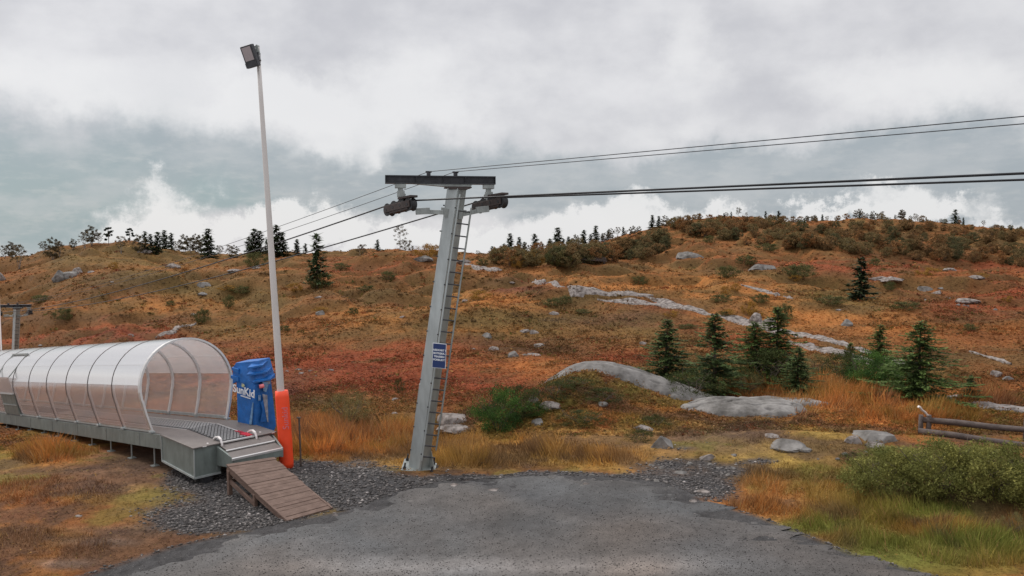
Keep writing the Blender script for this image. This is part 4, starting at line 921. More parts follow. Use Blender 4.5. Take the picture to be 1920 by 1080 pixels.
bush(J2, 1040, 745, 90, 34, 'dark heathery shrub at the top of the mound'); bush(J2, 1130, 750, 90, 26, 'brown-green shrub in the middle of the mound'); bush(J1, 1000, 778, 60, 26, 'small green juniper right of the bright one')
bush(W1, 1900, 1000, 60, 50, 'small brownish bush at the right edge below the thicket'); bush(J2, 1600, 868, 60, 24, 'dark low shrub at the left tip of the willow thicket')
bush(J2, 750, 740, 26, 34, 'small green shrub just behind the foot of the lift pylon')

# ------------------------------------------------------------------ conveyor lift with tunnel
A0 = Vector((-7.68, 19.0, 0)); D = Vector((-.722, .692, 0)); Nn = Vector((.692, .722, 0)); U = Vector((0, 0, 1))
SL = .121; T0 = 1.86; ZD = .80
def zd(t): return ZD if t < T0 else ZD - SL * (t - T0)
def Q(t, w_, dz=0.0): return A0 + D * t + Nn * w_ + U * (zd(t) + dz)
def Qz(t, w_, z): return A0 + D * t + Nn * w_ + U * z
TEND = 33.0
cv = thing('covered_conveyor', (A0.x, A0.y, gz(A0.x, A0.y)), 'long ground-level ski conveyor with a milky plastic tunnel, grey steel base and black ribbed belt', 'conveyor lift')
def strip(ts, w0, w1, dz, th):
    b = MB()
    for a, c in zip(ts[:-1], ts[1:]):
        b.slab([Q(a, w0, dz), Q(a, w1, dz), Q(c, w1, dz), Q(c, w0, dz)], th)
    return b
strip([T0 + .01, TEND], .0, .06, -.02, .37).build('side_rail', M['cabinet'], cv)
strip([T0 + .01, TEND], 2.10, 2.16, -.02, .37).build('side_rail', M['cabinet'], cv)
b = MB()
for t in np.arange(3.3, TEND, 2.45): b.box(Q(t, -.003, -.2), D * .006, Nn * .006, U * .17)
for t in np.arange(2.2, TEND, 1.2): b.box(Q(t, -.006, -.1), D * .012, Nn * .006, U * .012)
b.build('rail_joint', M['galv'], cv)
strip([T0 + .012, TEND], .062, .64, 0, .04).build('deck_plate', M['deck'], cv)
strip([T0 + .012, TEND], 1.56, 2.098, 0, .04).build('deck_plate', M['deck'], cv)
strip([T0 + .012, TEND], .64, .67, .012, .05).build('edge_strip', M['alu'], cv)
strip([T0 + .012, TEND], 1.53, 1.56, .012, .05).build('edge_strip', M['alu'], cv)
belt = strip([.06, T0, TEND], .70, 1.50, .0, .05).build('belt', M['rubber'], cv)
b = MB(); t = .14; row = 0
while t < 13:
    for j in range(8):
        w_ = .76 + j * .09 + (.045 if row % 2 else 0)
        if w_ > 1.47: continue
        p = Q(t, w_, .012); b.box(p, D * .022 + Nn * .016, Nn * .034, U * .012)
    t += .085; row += 1
b.build('belt_ribs', M['beltrib'], belt)
# drive cabinet, left and right of the belt at the exit
b = MB(); b.hexa([Qz(0, 0, .06), Qz(0, .66, .06), Qz(T0, .66, .12), Qz(T0, 0, .12), Q(0, 0, -.035), Q(0, .66, -.035), Q(T0, .66, -.035), Q(T0, 0, -.035)]); cab = b.build('drive_cabinet', M['cabinet'], cv, bevel=.01)
b = MB(); b.slab([Q(-.05, -.04, .01), Q(-.05, .69, .01), Q(T0, .69, .01), Q(T0, -.04, .01)], .03); b.build('cover_plate', M['deck'], cab, bevel=.006)
b = MB()
b.beam(Qz(-.003, -.006, .055), Qz(T0, -.006, .115), .03, .05); b.beam(Qz(-.006, -.006, .055), Qz(-.006, .66, .055), .03, .05)
b.beam(Qz(-.006, -.006, .05), Q(-.006, -.006, -.04), .025, .025, up=D); b.beam(Qz(T0, -.006, .1), Q(T0, -.006, -.04), .03, .03, up=D)
b.build('edge_frame', M['galv_light'], cab)
MB().box(Qz(-.01, .56, .3), D * .006, Nn * .004, U * .17).build('hinge', M['galv_light'], cab)
b = MB(); b.hexa([Qz(0, 1.5, .12), Qz(0, 2.15, .12), Qz(T0, 2.15, .16), Qz(T0, 1.5, .16), Q(0, 1.5, -.035), Q(0, 2.15, -.035), Q(T0, 2.15, -.035), Q(T0, 1.5, -.035)]); cab2 = b.build('drive_cabinet', M['cabinet'], cv, bevel=.01)
b = MB(); b.slab([Q(-.05, 1.51, .01), Q(-.05, 2.19, .01), Q(T0, 2.19, .01), Q(T0, 1.51, .01)], .03); b.build('cover_plate', M['deck'], cab2, bevel=.006)
b = MB(); b.box(Q(-.056, 2.08, -.004), D * .004, Nn * .04, U * .009); b.box(Q(-.056, .24, -.004), D * .004, Nn * .05, U * .009); b.box(Q(.12, .4, .014), D * .03, Nn * .02, U * .004); b.box(Q(.2, 1.85, .014), D * .03, Nn * .02, U * .004); b.build('label_tab', M['white'], cv)
# guide rails by the belt and transverse front strip
strip([-.02, T0], .69, .71, .02, .04).build('edge_strip', M['black_steel'], cv); strip([-.02, T0], 1.49, 1.52, .02, .04).build('edge_strip', M['alu'], cv)
b = MB(); b.slab([Q(-.06, .66, .015), Q(-.06, 1.55, .015), Q(.02, 1.55, .015), Q(.02, .66, .015)], .03); b.build('front_strip', M['alu'], cv)
# two lower front plates
b = MB(); b.slab([Q(-.42, .62, -.10), Q(-.42, 1.95, -.10), Q(-.06, 1.95, -.04), Q(-.06, .62, -.04)], .02); b.build('apron_plate', M['deck'], cv)
b = MB(); b.slab([Q(-.85, .55, -.20), Q(-.85, 1.85, -.20), Q(-.44, 1.9, -.14), Q(-.44, .6, -.14)], .02); b.build('apron_plate', M['deck'], cv)
b = MB(); b.slab([Q(-.45, .60, -.105), Q(-.45, 1.9, -.105), Q(-.415, 1.9, -.095), Q(-.415, .60, -.095)], .02); b.slab([Q(-.88, .53, -.205), Q(-.88, 1.87, -.205), Q(-.845, 1.87, -.193), Q(-.845, .53, -.193)], .05); b.build('apron_edge', M['alu'], cv)
b = MB(); b.hexa([Qz(-.85, .55, .36), Qz(-.85, .60, .36), Qz(-.02, .60, .26), Qz(-.02, .55, .26), Q(-.85, .55, -.21), Q(-.85, .60, -.21), Q(-.02, .60, -.06), Q(-.02, .55, -.06)])
b.hexa([Qz(-.85, 1.85, .36), Qz(-.85, 1.90, .36), Qz(-.02, 2.1, .2), Qz(-.02, 2.05, .2), Q(-.85, 1.85, -.21), Q(-.85, 1.9, -.21), Q(-.02, 2.1, -.05), Q(-.02, 2.05, -.05)])
b.box(Q(-.86, 1.2, -.32), D * .01, Nn * .64, U * .09); b.build('apron_side', M['cabinet'], cv)
MB().tube([Q(.25, .8, -.45), Q(.25, 1.4, -.45)], .14, 16).build('drive_roller', M['black_steel'], cv)
def hoop(w_, dw, name='hand_guard'):
    b = MB(); P_ = [Q(.34, w_, .03), Q(.22, w_, .10), Q(.08, w_, .13), Q(-.04, w_, .09), Q(-.10, w_, -.0), Q(-.11, w_, -.07)]
    V = []; wd_ = [.05, .06, .06, .05, .045, .04]
    for a, c, e in zip(P_[:-1], P_[1:], wd_): b.beam(a, c + (c - a) * .12, e, .045)
    b.build(name, M['white'], cv, bevel=.012)
hoop(.66, .05); hoop(1.58, .05)
b = MB(); b.slab([Q(.05, 1.42, .03), Q(.05, 1.56, .03), Q(.32, 1.54, .05), Q(.32, 1.34, .05)], .03); b.beam(Q(.32, 1.45, .04), Q(.75, 1.44, .03), .03, .02); b.beam(Q(.32, 1.5, .04), Q(.7, 1.5, .03), .02, .02); b.build('stop_flap', M['red'], cv)
# feet
for t in np.arange(2.6, TEND, 1.55):
    for w_ in (.10, 2.0):
        p = Q(t, w_, -.39); zg = gz(p.x, p.y); b = MB(); b.tube([p, Vector((p.x, p.y, min(zg, p.z - .08)))], .022, 8)
        b.box(Vector((p.x, p.y, zg + .01)), D * .09, Nn * .09, U * .012); b.build('foot', M['galv'], cv)
for t in (.1, 1.6):
    p = Qz(t, .33, .08); zg = gz(p.x, p.y); MB().box(Vector((p.x, p.y, (p.z + zg) / 2)), D * .1, Nn * .12, U * max(.02, (p.z - zg) / 2)).build('foot', M['black_steel'], cv)
# tunnel hoops and sheets
W0 = 1.08
def prof(n=26):
    pts = [(-1.04, .03), (-1.10, .25), (-1.165, .5)]
    for i in range(n + 1):
        a = math.radians(198 - 216 * i / n); pts.append((1.27 * math.cos(a), 1.13 + 1.27 * math.sin(a)))
    return pts + [(1.165, .5), (1.10, .25), (1.04, .03)]
PR = prof()
def tp(t, q, out=0.0):
    x, h = q; r = math.hypot(x, h - 1.13)
    x2, h2 = (x * (1 + out / r), h + (h - 1.13) * out / r)
    return Q(t, W0 + x2, 0) + U * h2 * .99 + D * (h2 * .12)
ribs = [2.56 + 1.93 * i for i in range(17) if 2.56 + 1.93 * i < TEND]
for i, t in enumerate(ribs):
    b = MB(); V = []; hw = .065 if i == 0 else .045; lo_, hi_ = (-.028, .024) if i == 0 else (-.055, .003)
    for q in PR:
        V += [tp(t - hw, q, lo_), tp(t + hw, q, lo_), tp(t + hw, q, hi_), tp(t - hw, q, hi_)]
    n = len(PR); Fc = []
    for j in range(n - 1):
        for k_ in range(4): Fc.append((j * 4 + k_, j * 4 + (k_ + 1) % 4, (j + 1) * 4 + (k_ + 1) % 4, (j + 1) * 4 + k_))
    Fc += [(0, 1, 2, 3), tuple((n - 1) * 4 + k_ for k_ in (3, 2, 1, 0))]
    b.add(V, Fc); rb = b.build('hoop', M['alu'], cv)
    for s in (-1, 1): MB().box(tp(t, (s * 1.05, .03)) , D * .09, Nn * .06, U * .02).build('hoop_foot', M['galv_light'], rb)
def pane(t0, t1, idx, mname, part):
    V = []; m = 2
    for q in [PR[i] for i in idx]: V += [tp(t0 + .006, q, .012), tp(t1 - .006, q, .012)]
    n = len(idx); F = [(2 * j, 2 * j + 1, 2 * j + 3, 2 * j + 2) for j in range(n - 1)]
    b = MB(); b.add(V, F); b.build(part, M[mname], cv, smooth=True)
si = 6; ei = len(PR) - 7
for i, (t0, t1) in enumerate(zip(ribs[:-1], ribs[1:])):
    pane(t0, t1, range(si, ei + 1), 'roof_sheet', 'roof_sheet')
    if i != 6: pane(t0, t1, range(0, si + 1), 'side_sheet', 'side_sheet')
    pane(t0, t1, range(ei, len(PR)), 'side_sheet', 'side_sheet')
for t in ribs[1:]:
    b = MB()
    for q0, q1 in zip(PR[:-1], PR[1:]): b.beam(tp(t, q0, .018), tp(t, q1, .018), .015, .008)
    b.build('hoop_seal', M['brown_steel'], cv)
# seam strips along the tunnel (overlap of the sheets)
for idx in (si, si + 3, ei - 3, ei):
    b = MB(); q = PR[idx]
    for t0, t1 in zip(ribs[:-1], ribs[1:]): b.beam(tp(t0 + .06, q, .006), tp(t1 - .06, q, .006), .016, .010)
    b.build('seam_strip', M['alu'], cv)
for s in (-1, 1):
    b = MB(); b.beam(tp(ribs[0], (s * 1.045, .06)), tp(ribs[-1], (s * 1.045, .06)), .03, .09); b.build('base_strip', M['galv_light'], cv)
# service bay: steel panel low, opening flap above
t0, t1 = ribs[6] + .06, ribs[7] - .06
b = MB(); b.hexa([tp(t0, (-1.12, .04)), tp(t0, (-1.06, .04)), tp(t1, (-1.06, .04)), tp(t1, (-1.12, .04)), tp(t0, (-1.26, .82)), tp(t0, (-1.2, .82)), tp(t1, (-1.2, .82)), tp(t1, (-1.26, .82))]); sp = b.build('service_panel', M['cabinet'], cv)
b = MB(); b.beam(tp(t0, (-1.285, .82)), tp(t1, (-1.285, .82)), .04, .03); b.beam(tp(t0, (-1.20, .40)), tp(t1, (-1.20, .40)), .02, .02); b.build('panel_edge', M['galv_light'], sp)
b = MB(); b.hexa([tp(t0, (-1.27, .84)), tp(t0, (-1.24, .84)), tp(t1, (-1.24, .84)), tp(t1, (-1.27, .84)), tp(t0, (-1.40, 1.45)), tp(t0, (-1.37, 1.45)), tp(t1, (-1.37, 1.45)), tp(t1, (-1.40, 1.45))]); b.build('service_flap', M['roof_sheet'], cv)
b = MB(); b.beam(tp(t0 - .05, PR[12], .05), tp(t1 + .05, PR[12], .05), .05, .05); b.beam(tp(t0, PR[12], .05), tp(t0, (-1.38, 1.45)), .03, .03); b.beam(tp(t1, PR[12], .05), tp(t1, (-1.38, 1.45)), .03, .03); b.build('flap_frame', M['galv'], cv)

# ------------------------------------------------------------------ wooden ramp
TL, TR_ = at(424, 871, 18.35), at(513, 857, 18.95)
BL, BR = at(537, 999, 16.65), at(625, 978, 17.3)
for p in (BL, BR): p.z = gz(p.x, p.y) + .03
TLz = (TL.z + TR_.z) / 2; TL.z = TR_.z = TLz
rp = thing('wooden_ramp', (BL.x, BL.y, BL.z), 'brown wooden plank ramp leading from the conveyor end down to the gravel lot', 'ramp')
n = 21; b = MB()
for i in range(n):
    a, c = i / n, (i + .93) / n
    j = random.uniform(-.006, .006)
    ex = (BR - BL).normalized() * random.uniform(-.02, .02)
    q = [TL.lerp(BL, a), TR_.lerp(BR, a) + ex, TR_.lerp(BR, c) + ex, TL.lerp(BL, c)]
    b.slab([p + U * j for p in q], .03)
b.build('deck', M['plank'], rp, bevel=.004)
for a, c, off in ((TL, BL, .03), (TR_, BR, -.03)):
    s = (TR_ - TL).normalized() * off; MB().beam(a + s - U * .10, c + s - U * .055, .045, .13).build('side_beam', M['plank'], rp)
inn = (TR_ - TL).normalized() * .03; dn = (TL - BL); dn.z = 0; dn.normalize()
for a in (TL + inn, TR_ - inn):
    g = gz(a.x, a.y); a2 = a - dn * .08
    MB().beam(Vector((a2.x, a2.y, g - .05)), a2 - U * .14, .09, .09, up=D).build('leg', M['plank'], rp)
    m_ = a.lerp(BL + inn if a is not (TR_ - inn) else BR, .47)
lm = TL.lerp(BL, .48) + inn; MB().beam(Vector((lm.x, lm.y, gz(lm.x, lm.y) - .03)), lm - U * .1, .08, .08, up=D).build('leg', M['plank'], rp)
MB().beam(Vector((TL.x, TL.y, gz(TL.x, TL.y) + .32)) + inn - dn * .12, Vector((lm.x, lm.y, gz(lm.x, lm.y) + .04)), .05, .09).build('brace', M['plank'], rp)
MB().beam(Vector((TL.x, TL.y, gz(TL.x, TL.y) + .30)) + inn, Vector((TR_.x, TR_.y, gz(TR_.x, TR_.y) + .30)), .04, .09).build('brace', M['plank'], rp)

# ------------------------------------------------------------------ text helper
def text(body, size, origin, ex, ey, m, parent, name='lettering', ext=.004, align='CENTER', shear=0.0, bold=0.0):
    cu = bpy.data.curves.new(name, 'FONT'); cu.body = body; cu.size = size; cu.extrude = ext; cu.align_x = align; cu.align_y = 'CENTER'; cu.shear = shear; cu.offset = bold; cu.resolution_u = 3
    to = bpy.data.objects.new('tmp', cu); col.objects.link(to); dg = bpy.context.evaluated_depsgraph_get(); dg.update()
    me = bpy.data.meshes.new_from_object(to.evaluated_get(dg)); bpy.data.objects.remove(to)
    ex, ey = Vector(ex).normalized(), Vector(ey).normalized(); ez = ex.cross(ey); off = wloc(parent)
    for v in me.vertices: v.co = Vector(origin) + ex * v.co.x + ey * v.co.y + ez * v.co.z - off
    me.materials.clear(); me.materials.append(m); me.name = name
    o = bpy.data.objects.new(name, me); col.objects.link(o); o.parent = parent; return o

# ------------------------------------------------------------------ blue control stand
YB_ = 21.6
def bp(px, py, dY=0): return at(px, py, YB_ + dY)
x0 = bp(475, 700); cs = thing('control_stand', (x0.x, YB_ + .4, gz(x0.x, YB_ + .4)), 'control stand wrapped in bright blue tarpaulin with stepped top, beside the orange padding', 'control stand')
def prism(front, depth, back_dy=0.0):
    """front: list of (px,py,dY); extruded away from the viewer by depth along the view-independent stand axis"""
    F0 = [bp(*f) for f in front]; ax = Vector((.30, .95, 0)).normalized() * depth
    n = len(F0); V = F0 + [p + ax for p in F0]
    Fs = [tuple(range(n)), tuple(range(2 * n - 1, n - 1, -1))] + [(i, i + n, (i + 1) % n + n, (i + 1) % n) for i in range(n)]
    b = MB(); b.add(V, Fs); return b
zlo = 842
body = prism([(443, 712, .0), (446, 812, .0), (447, zlo, .0), (476, zlo + 4, -.35), (476, 806, -.35), (478, 722, -.35), (465, 712, -.2)], .75).build('body_cover', M['blue'], cs, bevel=.015)
b = MB(); fr = [bp(478, 722, -.35), bp(476, zlo + 4, -.35), bp(503, zlo, -.02), bp(503, 716, -.02)]; dpt = Vector((-.2, .6, 0))
b.hexa([fr[1], fr[2], fr[2] + dpt, fr[1] + dpt, fr[0], fr[3], fr[3] + dpt, fr[0] + dpt]); b.build('side_cover', M['blue'], cs, bevel=.012)
b = MB(); b.hexa([bp(503, zlo - 8, .02), bp(518, 798, .25), bp(516, 798, .4), bp(503, zlo - 8, .3), bp(503, 716, .0), bp(508, 712, .2), bp(506, 712, .4), bp(500, 714, .3)]); b.build('hanging_flap', M['blue'], cs, bevel=.01)
# stepped head: slanted block with ledges
head = prism([(443, 716, -.05), (436, 720, .0), (436, 690, .0), (442, 680, .0), (484, 676, -.1), (494, 714, -.15), (478, 722, -.3)], .55).build('head_cover', M['blue'], cs, bevel=.02)
for k_, (xa, ya, xb, yb) in enumerate([(464, 690, 493, 685), (462, 703, 501, 698), (474, 716, 507, 711)]):
    b = MB(); p0, p1 = bp(xa, ya, -.42), bp(xb, yb, -.15); bk = Vector((0, .45, 0))
    b.hexa([p0 - U * .035, p1 - U * .035, p1 + bk - U * .03, p0 + bk - U * .03, p0 + U * .015, p1 + U * .015, p1 + bk + U * .08, p0 + bk + U * .08]); b.build('ledge', M['blue'], head, bevel=.006)
for k_, (xa, ya) in enumerate([(434, 689), (432, 704)]):
    b = MB(); p0, p1 = bp(xa, ya, -.05), bp(447, ya + 3, -.12); b.hexa([p0 - U * .07, p1 - U * .14, p1 + Vector((0, .4, -.14)), p0 + Vector((0, .4, -.07)), p0, p1, p1 + Vector((0, .4, 0)), p0 + Vector((0, .4, 0))]); b.build('ledge', M['blue'], head, bevel=.006)
MB().tube([bp(486, 725, -.30), bp(495, 723, -.25)], .055, 12).build('knob', M['pink'], cs, smooth=True)
b = MB(); p = [bp(500, 711, -.12), bp(507, 713, -.1), bp(507, 718, -.1), bp(492, 716, -.2)]; b.slab(p, .03); b.build('top_tab', M['grey_patch'], cs)
def patch(pts, m, name, dy=-.012):
    b = MB(); P_ = [bp(*q) for q in pts]; b.add(P_ + [q + Vector((0, .02, 0)) for q in P_], [tuple(range(len(P_))), tuple(range(2 * len(P_) - 1, len(P_) - 1, -1))] + [(i, (i + 1) % len(P_), (i + 1) % len(P_) + len(P_), i + len(P_)) for i in range(len(P_))]); b.build(name, m, cs)
patch([(473, 755, -.37), (475, 755, -.38), (472, 796, -.37), (467, 796, -.33)], M['blue_patch'], 'tape_strip')
patch([(484, 741, -.315), (489, 741, -.27), (488, 751, -.28), (484, 751, -.315)], M['blue_patch'], 'tape_strip')
patch([(492, 739, -.24), (501, 741, -.14), (503, 792, -.09), (501, 790, -.14), (495, 757, -.2)], M['grey_patch'], 'fold')
patch([(489, 755, -.27), (493, 750, -.23), (500, 790, -.14), (488, 792, -.27), (492, 768, -.23)], M['blue'], 'fold')
patch([(492, 716, -.24), (505, 716, -.1), (499, 735, -.16), (494, 733, -.22)], M['blue_patch'], 'fold')
ex_ = (bp(470, 738, -.27) - bp(447, 731, -.03)).normalized()
text('SunKid', .30, bp(457.5, 733.5, -.18) - Vector((0, .02, 0)), ex_, (0.02, 0, 1), M['sign_white'], cs, 'lettering', .004, bold=.006)
text('sunkidworld.com', .055, bp(461, 744, -.20) - Vector((0, .02, 0)), ex_, (0.02, 0, 1), M['sign_white'], cs, 'lettering', .003, bold=.003)
b = MB(); c_ = bp(456, 722.5, -.16); b.tube([c_ - Vector((0, .03, 0)), c_], .035, 12)
for k_ in range(8):
    a = k_ * math.pi / 4; b.box(c_ - Vector((0, .02, 0)) + ex_ * .055 * math.cos(a) + U * .055 * math.sin(a), ex_ * .009, Vector((0, .006, 0)), U * .009)
b.build('sun_emblem', M['yellow'], cs)

# ------------------------------------------------------------------ floodlight pole
FY = 20.4
pb, pt = at(536, 873, FY), at(483, 88, FY); pb.z = gz(pb.x, pb.y)
fp = thing('floodlight_pole', tuple(pb), 'tall thin pale lamp pole with one floodlight and orange padding round its foot', 'lamp pole')
pth = [pb + (pt - pb) * (i / 8) for i in range(9)]
pol = MB().tube([p - (U * .1 if i == 0 else U * 0) for i, p in enumerate(pth)], [.098, .095, .092, .085, .078, .070, .062, .055, .05], 16).build('pole', M['pole'], fp, smooth=True)
d_ = (pt - pb).normalized()
b = MB(); P_ = []; rd = []
for i in range(15):
    f = i / 14; P_.append(pb + Vector((.02, -.0, 0)) + d_ * (2.03 * f) + Vector((.01 * math.sin(f * 3), 0, 0))); rd.append(.182 + .003 * math.sin(i * 1.7) - .010 * f + (-.008 if i in (0, 14) else 0))
b.tube(P_, rd, 24); pad = b.build('protective_pad', M['orange'], fp, smooth=True)
text('Sunkid', .22, pb + d_ * 1.35 + Vector((.125, -.165, 0)), d_, Vector((-.8, -.4, 0)), M['pink'], pad, 'lettering', .002)
b = MB(); b.tube([pb + Vector((.34, .1, 1.28)), pb + Vector((.36, .12, -.05))], .025, 8); b.box(pb + Vector((.33, .1, 1.3)), (.05, 0, 0), (0, .03, 0), (0, 0, .015)); b.build('anchor_post', M['bark'], fp)
# lamp
lc = at(467, 106, FY - .25); ux = Vector((.93, -.10, .18)).normalized(); uy = Vector((-.22, -.1, .95)); fn = Vector((-.25, -.92, -.28)).normalized()
uy = (uy - fn * uy.dot(fn)).normalized(); ux = uy.cross(-fn).normalized() if True else ux
b = MB(); b.box(lc - fn * .06, ux * .17, uy * .27, fn * .07); hs = b.build('lamp_housing', M['black_steel'], fp, bevel=.02)
b = MB(); b.box(lc + uy * .065 + fn * .016, ux * .125, uy * .165, fn * .006); b.build('lamp_glass', M['lens'], hs)
b = MB(); b.box(lc - uy * .20 + fn * .02, ux * .155, uy * .06, fn * .02)
for s in range(6): b.box(lc - fn * .15 + uy * (-.2 + s * .08), ux * .15, uy * .01, fn * .03)
b.build('cooling_fin', M['black_steel'], hs)
b = MB(); q = at(480, 104, FY); b.box(q, (.09, 0, .02), (0, .09, 0), (0, 0, .06)); b.beam(q, lc - fn * .1, .07, .12); b.box(at(478, 112, FY - .1), (.12, 0, .05), (0, .08, 0), (-.02, 0, .07)); b.build('bracket', M['black_steel'], fp, bevel=.01)
b = MB(); b.tube([at(476, 104, FY - .1), at(476.5, 92, FY - .12), at(479, 85, FY - .05), at(482, 84, FY)], .012, 6); b.build('wire_loop', M['galv'], fp)
MB().tube([at(482.3, 86, FY), at(484, 104, FY)], .055, 12).build('pole_cap', M['galv'], fp)

# ------------------------------------------------------------------ T-bar lift pylons
PB, PT = Vector((-2.36, 19.9, gz(-2.36, 19.9))), at(858, 352, 19.1)
def make_pylon(label, sign=True):
    root = thing('lift_pylon', tuple(PB), label, 'lift pylon', 'T-bar lift pylons in a line down the slope')
    u = (PT - PB).normalized(); e1 = Vector((1, 0, 0)); e1 = (e1 - u * e1.dot(u)).normalized(); e2 = u.cross(e1).normalized()   # e2 away from viewer
    Hh = (PT - PB).length
    al = R(33); n1 = (-e1 * math.sin(al) - e2 * math.cos(al)); n2 = (e1 * math.cos(al) - e2 * math.sin(al))     # front-left face, front-right face normals
    t1 = n2; t2 = n1
    def sec(h, s): c = PB + u * h; return [c + n1 * s + n2 * s, c + n1 * s - n2 * s, c - n1 * s - n2 * s, c - n1 * s + n2 * s]
    # front-left plate is the wide light flange; body is slightly narrower so that a recess shows between the two
    b = MB(); b.hexa([*(PB + n1 * a * .19 + n2 * c * .17 for a, c in ((.6, -1), (.6, 1), (-1, 1), (-1, -1))), *(PT + n1 * a * .165 + n2 * c * .145 for a, c in ((.6, -1), (.6, 1), (-1, 1), (-1, -1)))]); cl = b.build('column', M['galv'], root, bevel=.008)
    b = MB(); b.hexa([*(PB + n1 * a + n2 * c for a, c in ((.19, -.20), (.19, .16), (.12, .16), (.12, -.20))), *(PT + n1 * a + n2 * c for a, c in ((.17, -.18), (.17, .13), (.10, .13), (.10, -.18)))]); b.build('front_flange', M['galv_light'], cl, bevel=.008)
    b = MB()
    for h in np.arange(.5, Hh - .3, .62): b.box(PB + u * h + n1 * .19 + n2 * .155, n1 * .014, n2 * .014, u * .014); b.box(PB + u * h + n1 * .19 - n2 * .19, n1 * .014, n2 * .014, u * .014)
    b.build('flange_bolt', M['black_steel'], cl)
    b = MB(); pb_ = PB + u * .03; b.box(pb_, e1 * .42, e2 * .36, u * .03); bs = b.build('base_plate', M['galv'], root)
    MB().box(pb_ - U * .17, Vector((.46, 0, 0)), Vector((0, .40, 0)), U * .12).build('foundation', M['brown_steel'], root)
    for a, c in ((-.34, -.28), (.34, -.28), (-.34, .28), (.34, .28)):
        MB().tube([pb_ + e1 * a + e2 * c, pb_ + e1 * a + e2 * c + u * .20], .022, 8).tube([pb_ + e1 * a + e2 * c + u * .03, pb_ + e1 * a + e2 * c + u * .09], .045, 6).build('anchor_bolt', M['black_steel'], bs)
    b = MB()
    for a in (-1, 1): b.hexa([pb_ + n2 * (a * .17) + n1 * -.2 + u * .03, pb_ + n2 * (a * .34) + n1 * -.2 + u * .03, pb_ + n2 * (a * .34) + n1 * -.18 + u * .03, pb_ + n2 * (a * .17) + n1 * -.18 + u * .03, pb_ + n2 * (a * .17) + n1 * -.2 + u * .45, pb_ + n2 * (a * .18) + n1 * -.2 + u * .45, pb_ + n2 * (a * .18) + n1 * -.18 + u * .45, pb_ + n2 * (a * .17) + n1 * -.18 + u * .45])
    b.build('gusset', M['galv'], bs)
    # cable box low on the left of the column
    MB().box(PB + u * 1.75 - e1 * .22 + e2 * .1, e1 * .06, e2 * .08, u * .45).build('cable_box', M['galv'], root, bevel=.01)
    # ladder
    lo, hi = .35, Hh - .12
    def lp(h, s): return PB + u * h + e1 * (.06 + .29 * s + (.02 if s else 0)) - e2 * (.27 - .04 * s) + e1 * (.03 * h / Hh)
    ld = MB().tube([lp(lo, 0), lp(hi, 0)], .022, 8).build('ladder_rail', M['galv_light'], root); MB().tube([lp(lo + .3, 1), lp(hi - .28, 1)], .022, 8).build('ladder_rail', M['galv'], root)
    h = lo + .1
    while h < hi - .3:
        MB().tube([lp(h, 0), lp(h, 1)], .018, 6).build('ladder_rung', M['black_steel'], root); h += .295
    # head: gusset, crossbeam, clamps
    top = PT.z
    hz = at(858, 337, PT.y).z
    c = Vector((PT.x, PT.y, hz))
    L0, R0 = at(722, 336, PT.y - .1), at(928, 336, PT.y + .35); bd = (R0 - L0).normalized(); bn = Vector((-bd.y, bd.x, 0)).normalized()
    L0.z = R0.z = hz; bd = (R0 - L0).normalized()
    ctr = (L0 + R0) / 2; hl = (R0 - L0).length / 2
    b = MB(); b.box(ctr + U * .085, bd * hl, bn * .13, U * .012); b.box(ctr - U * .085, bd * hl, bn * .13, U * .012); b.box(ctr, bd * hl, bn * .03, U * .074)
    for s in (-1, -.45, .05, .45, 1): b.box(ctr + bd * (hl - .006) * s, bd * .006, bn * .125, U * .073)
    cb = b.build('crossbeam', M['black_steel'], root)
    def bx_(px): return (at(px, 337, PT.y).x - L0.x) / bd.x
    def onb(px, dz=0.0, dn_=0.0): return L0 + bd * bx_(px) + U * dz + bn * dn_
    b = MB(); zt = -.098; zb = at(858, 350, PT.y).z - hz
    b.hexa([onb(835, zb, -.11), onb(880, zb, -.11), onb(880, zb, .11), onb(835, zb, .11), onb(772, zt, -.11), onb(884, zt, -.11), onb(884, zt, .11), onb(772, zt, .11)]); b.build('head_gusset', M['galv'], root, bevel=.008)
    b = MB(); b.box(onb(857, zb - .015), bd * .31, bn * .26, U * .015); b.box(PT - U * .02, bd * .22, bn * .2, U * .03); b.build('head_plate', M['brown_steel'], root)
    for px in (803, 853):
        b = MB(); b.box(onb(px, .14), bd * .045, bn * .05, U * .045); b.box(onb(px, .19), bd * .07, bn * .05, U * .018); b.build('cable_clamp', M['black_steel'], cb)
    rd_ = Vector((.70, -.714, 0))
    for side, px, pxs, pys, dep in ((0, 751, 750, 385, .0), (1, 915, 918, 380, .25)):
        ct = at(pxs, pys, PT.y + (-.0 if side == 0 else .3)); b = MB()
        hp_ = onb(px, -.10)
        b.box(hp_ - U * .05, bd * .13, bn * .11, U * .05); b.box(hp_ - U * .14, bd * .06, bn * .06, U * .05); b.box(hp_ + bd * .01 - U * .24, bd * .09, bn * .07, U * .07)
        b.beam(hp_ + bd * (.07 if side == 0 else -.06) - U * .22, ct + U * .02, .12, .10, up=bn); hg = b.build('hanger', M['galv'], root, bevel=.006)
        as_ = MB(); ax = bn * .0 + Vector((rd_.y, -rd_.x, 0)).normalized()
        tilt = Vector((rd_.x, rd_.y, .13)).normalized()
        as_.beam(ct - tilt * .50 - U * .03 + ax * .10, ct + tilt * .50 - U * .03 + ax * .10, .03, .16); as_.beam(ct - tilt * .50 - U * .03 - ax * .10, ct + tilt * .50 - U * .03 - ax * .10, .03, .16)
        as_.beam(ct - tilt * .3 - U * .13, ct + tilt * .42 - U * .13, .20, .06); as_.beam(ct + tilt * .05 + U * .15, ct + tilt * .55 + U * .13, .22, .05)
        sa = as_.build('sheave_frame', M['brown_steel'], root, bevel=.006)
